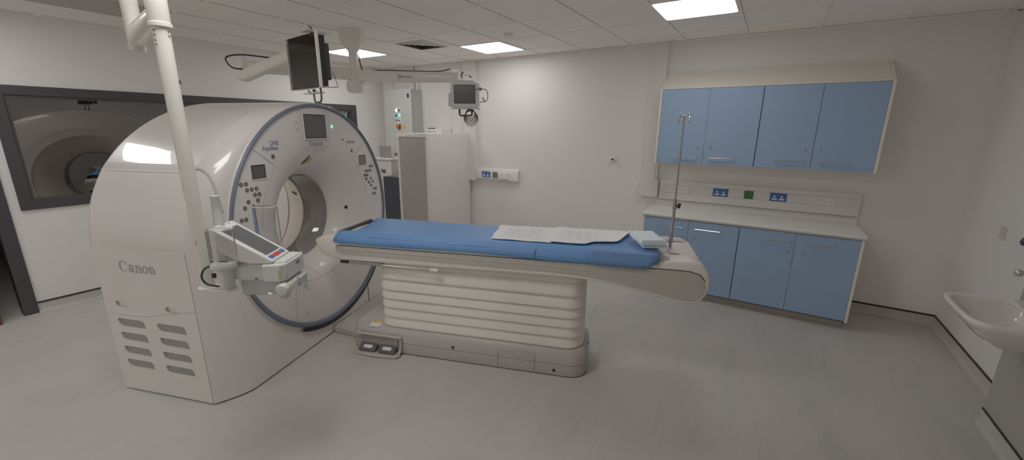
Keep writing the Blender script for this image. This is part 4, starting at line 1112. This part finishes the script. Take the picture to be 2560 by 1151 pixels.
# ------------------------------------------------------------------ monitor boom
BM = Vector((-3.79, 2.953, HC))
t = thing('monitor_boom', 'white ceiling boom post with two long arms holding the monitors', 'ceiling arm', BM)
MB().lathe([(.128, 0), (.126, -.03), (.118, -.11), (.085, -.16), (.050, -.20), (.045, -.205), (.045, -.40), (.047, -.43), (.0, -.43)], n=40).build('ceiling_shaft', M['arm'], t, angle=40)
MB().lathe([(.062, -.385), (.066, -.39), (.066, -.50), (.085, -.502), (.088, -.51), (.088, -.585), (.075, -.607), (.05, -.61), (0, -.61)], n=40).build('hub', M['arm'], t, angle=40)
E1 = Vector((-2.93, 3.51, 2.305))-BM; E2 = Vector((-4.20, 2.06, 2.325))-BM
def arm(name, p, q, w0, h0, w1, h1, m, par):
    d_ = (q-p); L_ = d_.length; d_.normalize(); sd = Vector((-d_.y, d_.x, 0)).normalized(); up = d_.cross(sd)*-1
    if up.z < 0: up = -up
    mb = MB()
    mb.loft([[p+d_*(L_*f)+sd*a+up*b for a, b in rrect(-(w0+(w1-w0)*f)/2, (w0+(w1-w0)*f)/2, -(h0+(h1-h0)*f)/2, (h0+(h1-h0)*f)/2, .02, 4)] for f in (0, .05, .5, .95, 1)], cap0=True, cap1=True)
    return mb.build(name, m, par, angle=50)
H0 = Vector((0, 0, E1.z))
arm('boom_arm', H0, E1, .10, .115, .08, .10, M['arm'], t)
arm('boom_arm', Vector((0, 0, E2.z)), E2, .10, .115, .08, .10, M['arm'], t)
MB().lathe([(.045, -.075), (.05, -.07), (.05, .055), (.04, .075), (0, .078)], c=E2, n=28).build('elbow', M['arm'], t)
SE = Vector((-3.25, 2.185, 2.44))-BM
arm('spring_arm', E2+Vector((0, 0, -.085)), SE, .085, .10, .07, .085, M['arm'], t)
MB().lathe([(.05, -.03), (.055, -.02), (.055, .02), (.05, .03)], c=E2+Vector((0, 0, -.09)), n=28).build('spring_arm_joint', M['arm'], t)
# drop bracket for the small monitor
MB().prism([(-.035, -.028), (.035, -.028), (.032, .06), (.02, .085), (-.03, .085), (-.045, .0)], 'y', -.03, .03, Matrix.Translation(E1+Vector((.02, .012, 0))) @ Matrix.Rotation(math.radians(32), 4, 'Z')).build('drop_bracket', M['arm'], t, bevel=.006)
MB().tube([Vector((.03, .04, -.24)), Vector((.06, .06, -.40)), Vector((.12, .09, -.40)), H0+(E1-H0)*.25+Vector((0, 0, .062)), H0+(E1-H0)*.55+Vector((0, 0, .060)), H0+(E1-H0)*.85+Vector((0, 0, .060)), H0+(E1-H0)*.97+Vector((0, 0, .085))], .006, n=8).build('cable', M['black'], t)
E2u = (E2-Vector((0, 0, E2.z))).normalized()
MB().tube([E2*1.0+Vector((.30, .35, .065)), E2+Vector((.10, .11, .09)), E2+Vector((0, -.02, .095)), E2+E2u*.12+Vector((0, 0, .06)), E2+E2u*.09+Vector((.02, 0, -.02)), E2+Vector((.08, .0, -.03))], .007, n=8).build('cable', M['black'], t)
ad_ = (E1-H0).normalized(); fn = Vector((ad_.y, -ad_.x, 0)); lp = H0+(E1-H0)*.46+fn*.0465
text('lettering', 'simeon', .034, M['textd'], t, lp+ad_*.075, ad_, (0, 0, 1), .10, offset=.001)
MB().tube([lp+ad_*(.014*math.cos(q))+Vector((0, 0, .016*math.sin(q))) for q in [2*PI*k/14 for k in range(14)]], .0035, n=6, closed=True).build('logo', M['vent'], t)

# large monitor with clear guard
m = thing('flat_monitor', 'large black flat monitor in clear guard frame on boom spring arm', 'monitor', (-3.118, 2.0, 2.270))
m.rotation_euler = (0, 0, math.radians(-7))
MB().box(-.215, .215, 0, .045, -.178, .178).build('casing', M['black'], m, bevel=.004)
MB().box(-.19, .20, .045, .085, -.13, .13).build('rear_shell', M['navy'], m, bevel=.01)
MB().box(-.197, .197, -.0015, .004, -.160, .160).build('screen', M['monscreen'], m, smooth=False)
gd = MB().tube([(-.275, -.02, .165), (-.275, -.02, -.19), (-.12, -.02, -.195), (.10, -.02, -.195), (.222, -.02, -.19), (.222, -.02, .20)], .0042, n=8, smooth=False).build('guard_frame', M['arm'], m)
MB().box(-.272, .219, -.022, -.018, -.19, .19).build('guard_sheet', M['acrylic'], m, smooth=False)
MB().box(.212, .226, -.028, -.006, -.19, .20).build('guard_edge', M['lblw'], m, bevel=.002)
MB().tube([(.222, -.02, -.19), (.34, .05, -.19), (.23, .08, -.08)], .004, n=8, smooth=False).build('side_brace', M['steel'], m)
MB().box(-.11, .14, -.005, .05, -.225, -.217).build('handle_shelf', M['lblw'], m, bevel=.002)
MB().tube([(.02, .02, -.178), (.02, .02, -.24), (.03, .02, -.285), (.07, .02, -.292), (.12, .02, -.285), (.135, .02, -.24), (.13, .02, -.178)], .008, n=8).build('handle', M['cable'], m)
for a, b in ((-.06, -.02), (.04, .075)):
    MB().tube([(a, .02, -.178), (a+.02, .01, -.205), (b, .02, -.214)], .005, n=8).build('cable', M['cable'], m)
MB().tube([(-.03, .05, .178), (-.02, .07, .23), (-.06, .09, .27), (-.11, .10, .29)], .006, n=8).build('power_cable', M['black'], m)
MB().cyl((-.02, .084, .10), (-.09, .115, .13), .03).build('mount', M['arm'], m)
MB().box(-.10, .03, .02, .20, .235, .243).build('cable_tray', M['lblw'], m, bevel=.001)

# small patient monitor
pm = thing('patient_monitor', 'small grey-white patient monitor hanging at end of boom arm', 'monitor', (-2.755, 3.475, 2.118), math.radians(30))
MB().prism([(-.128, -.12), (.128, -.12), (.145, -.10), (.145, .118), (.112, .128), (.09, .148), (-.10, .152), (-.125, .14), (-.145, .10), (-.145, -.10)], 'y', 0, .06).build('casing', M['mon'], pm, bevel=.006, seg=3)
MB().box(-.18, -.10, .03, .13, -.11, .03).build('side_module', M['mon'], pm, bevel=.02, seg=3)
MB().box(-.10, .11, .06, .11, -.10, .13).build('rear_shell', M['mon'], pm, bevel=.012)
MB().prism(rrect(-.105, .105, -.075, .100, .004), 'y', -.002, .002).build('screen', M['screen'], pm, smooth=False)
plate_with_holes(rrect(-.110, .110, -.080, .105, .005), [rrect(-.103, .103, -.073, .098, .003)], 'y', -.0035, .001).build('screen_edge', M['black'], pm)
MB().box(-.14, .155, -.03, .06, -.134, -.124).build('shelf', M['lblw'], pm, bevel=.003)
MB().lathe([(.008, -.003), (.008, .001)], c=(.128, 0, .062), axis='y', n=14).build('socket', M['black'], pm)
MB().tube([(-.06, .02, -.134), (-.06, .02, -.19), (-.05, .02, -.20), (.06, .02, -.20), (.07, .02, -.19), (.07, .02, -.134)], .0095, n=8, smooth=False).build('handle', M['black'], pm)
MB().box(.145, .172, .02, .045, .052, .08).build('plug', M['cable'], pm, bevel=.002)
MB().tube([(.170, .03, .066), (.215, .03, .06), (.235, .03, .02), (.232, .03, -.03), (.205, .03, -.058), (.15, .03, -.062)], .0042, n=8).build('cable', M['cable'], pm)
MB().tube([(.185, .025, -.015), (.19, .025, -.04), (.205, .025, -.055)], .006, n=8).build('cable_clip', M['ped'], pm)
for k in range(5):
    a = k*.5; r = .045+.007*k
    MB().tube([(.055+r*math.cos(q+a)*1.0, .02+.012*k-.02, -.18-.012*k+r*1.05*math.sin(q+a)) for q in [2*PI*i/10 for i in range(10)]], .0055 if k < 4 else .004, n=7, closed=True).build('cable_coil', M['cable'], pm)
MB().tube([(-.045, .06, .15), (.0, .07, .205), (.05, .08, .20), (.07, .08, .165), (.04, .07, .145), (.0, .06, .15)], .004, n=7).build('cable', M['lblw'], pm)
MB().tube([(-.04, .05, .18), (-.03, .05, .22), (-.015, .05, .235)], .007, n=7).build('cable_sleeve', M['black'], pm)
MB().tube([(.04, .08, .20), (.058, .08, .185)], .007, n=7).build('cable_sleeve', M['black'], pm)

# ------------------------------------------------------------------ camera, world, view
cam = bpy.data.cameras.new('camera'); cam.sensor_width = 36; cam.sensor_fit = 'HORIZONTAL'; cam.lens = 36*1018.23/2560; cam.clip_start = .02
co = bpy.data.objects.new('camera', cam); COL.objects.link(co)
az, pitch, roll = -.55746, -.246314, .0086706
fw = Vector((math.sin(az)*math.cos(pitch), math.cos(az)*math.cos(pitch), math.sin(pitch)))
rt = fw.cross(Vector((0, 0, 1))).normalized(); up = rt.cross(fw)
R_ = rt*math.cos(roll)+up*math.sin(roll); U_ = -rt*math.sin(roll)+up*math.cos(roll)
co.matrix_world = Matrix(((R_.x, U_.x, -fw.x, 0), (R_.y, U_.y, -fw.y, 0), (R_.z, U_.z, -fw.z, 1.80), (0, 0, 0, 1)))
scene.camera = co
wd = bpy.data.worlds.new('world'); scene.world = wd; wd.use_nodes = True
wd.node_tree.nodes['Background'].inputs[0].default_value = (.9, .9, 1, 1); wd.node_tree.nodes['Background'].inputs[1].default_value = .02
scene.view_settings.view_transform = 'Standard'
scene.view_settings.look = 'None'
scene.view_settings.exposure = -.38
scene.view_settings.gamma = 1.36
scene.cycles.max_bounces = 10
scene.cycles.diffuse_bounces = 6
scene.cycles.transparent_max_bounces = 12
scene.cycles.use_denoising = True
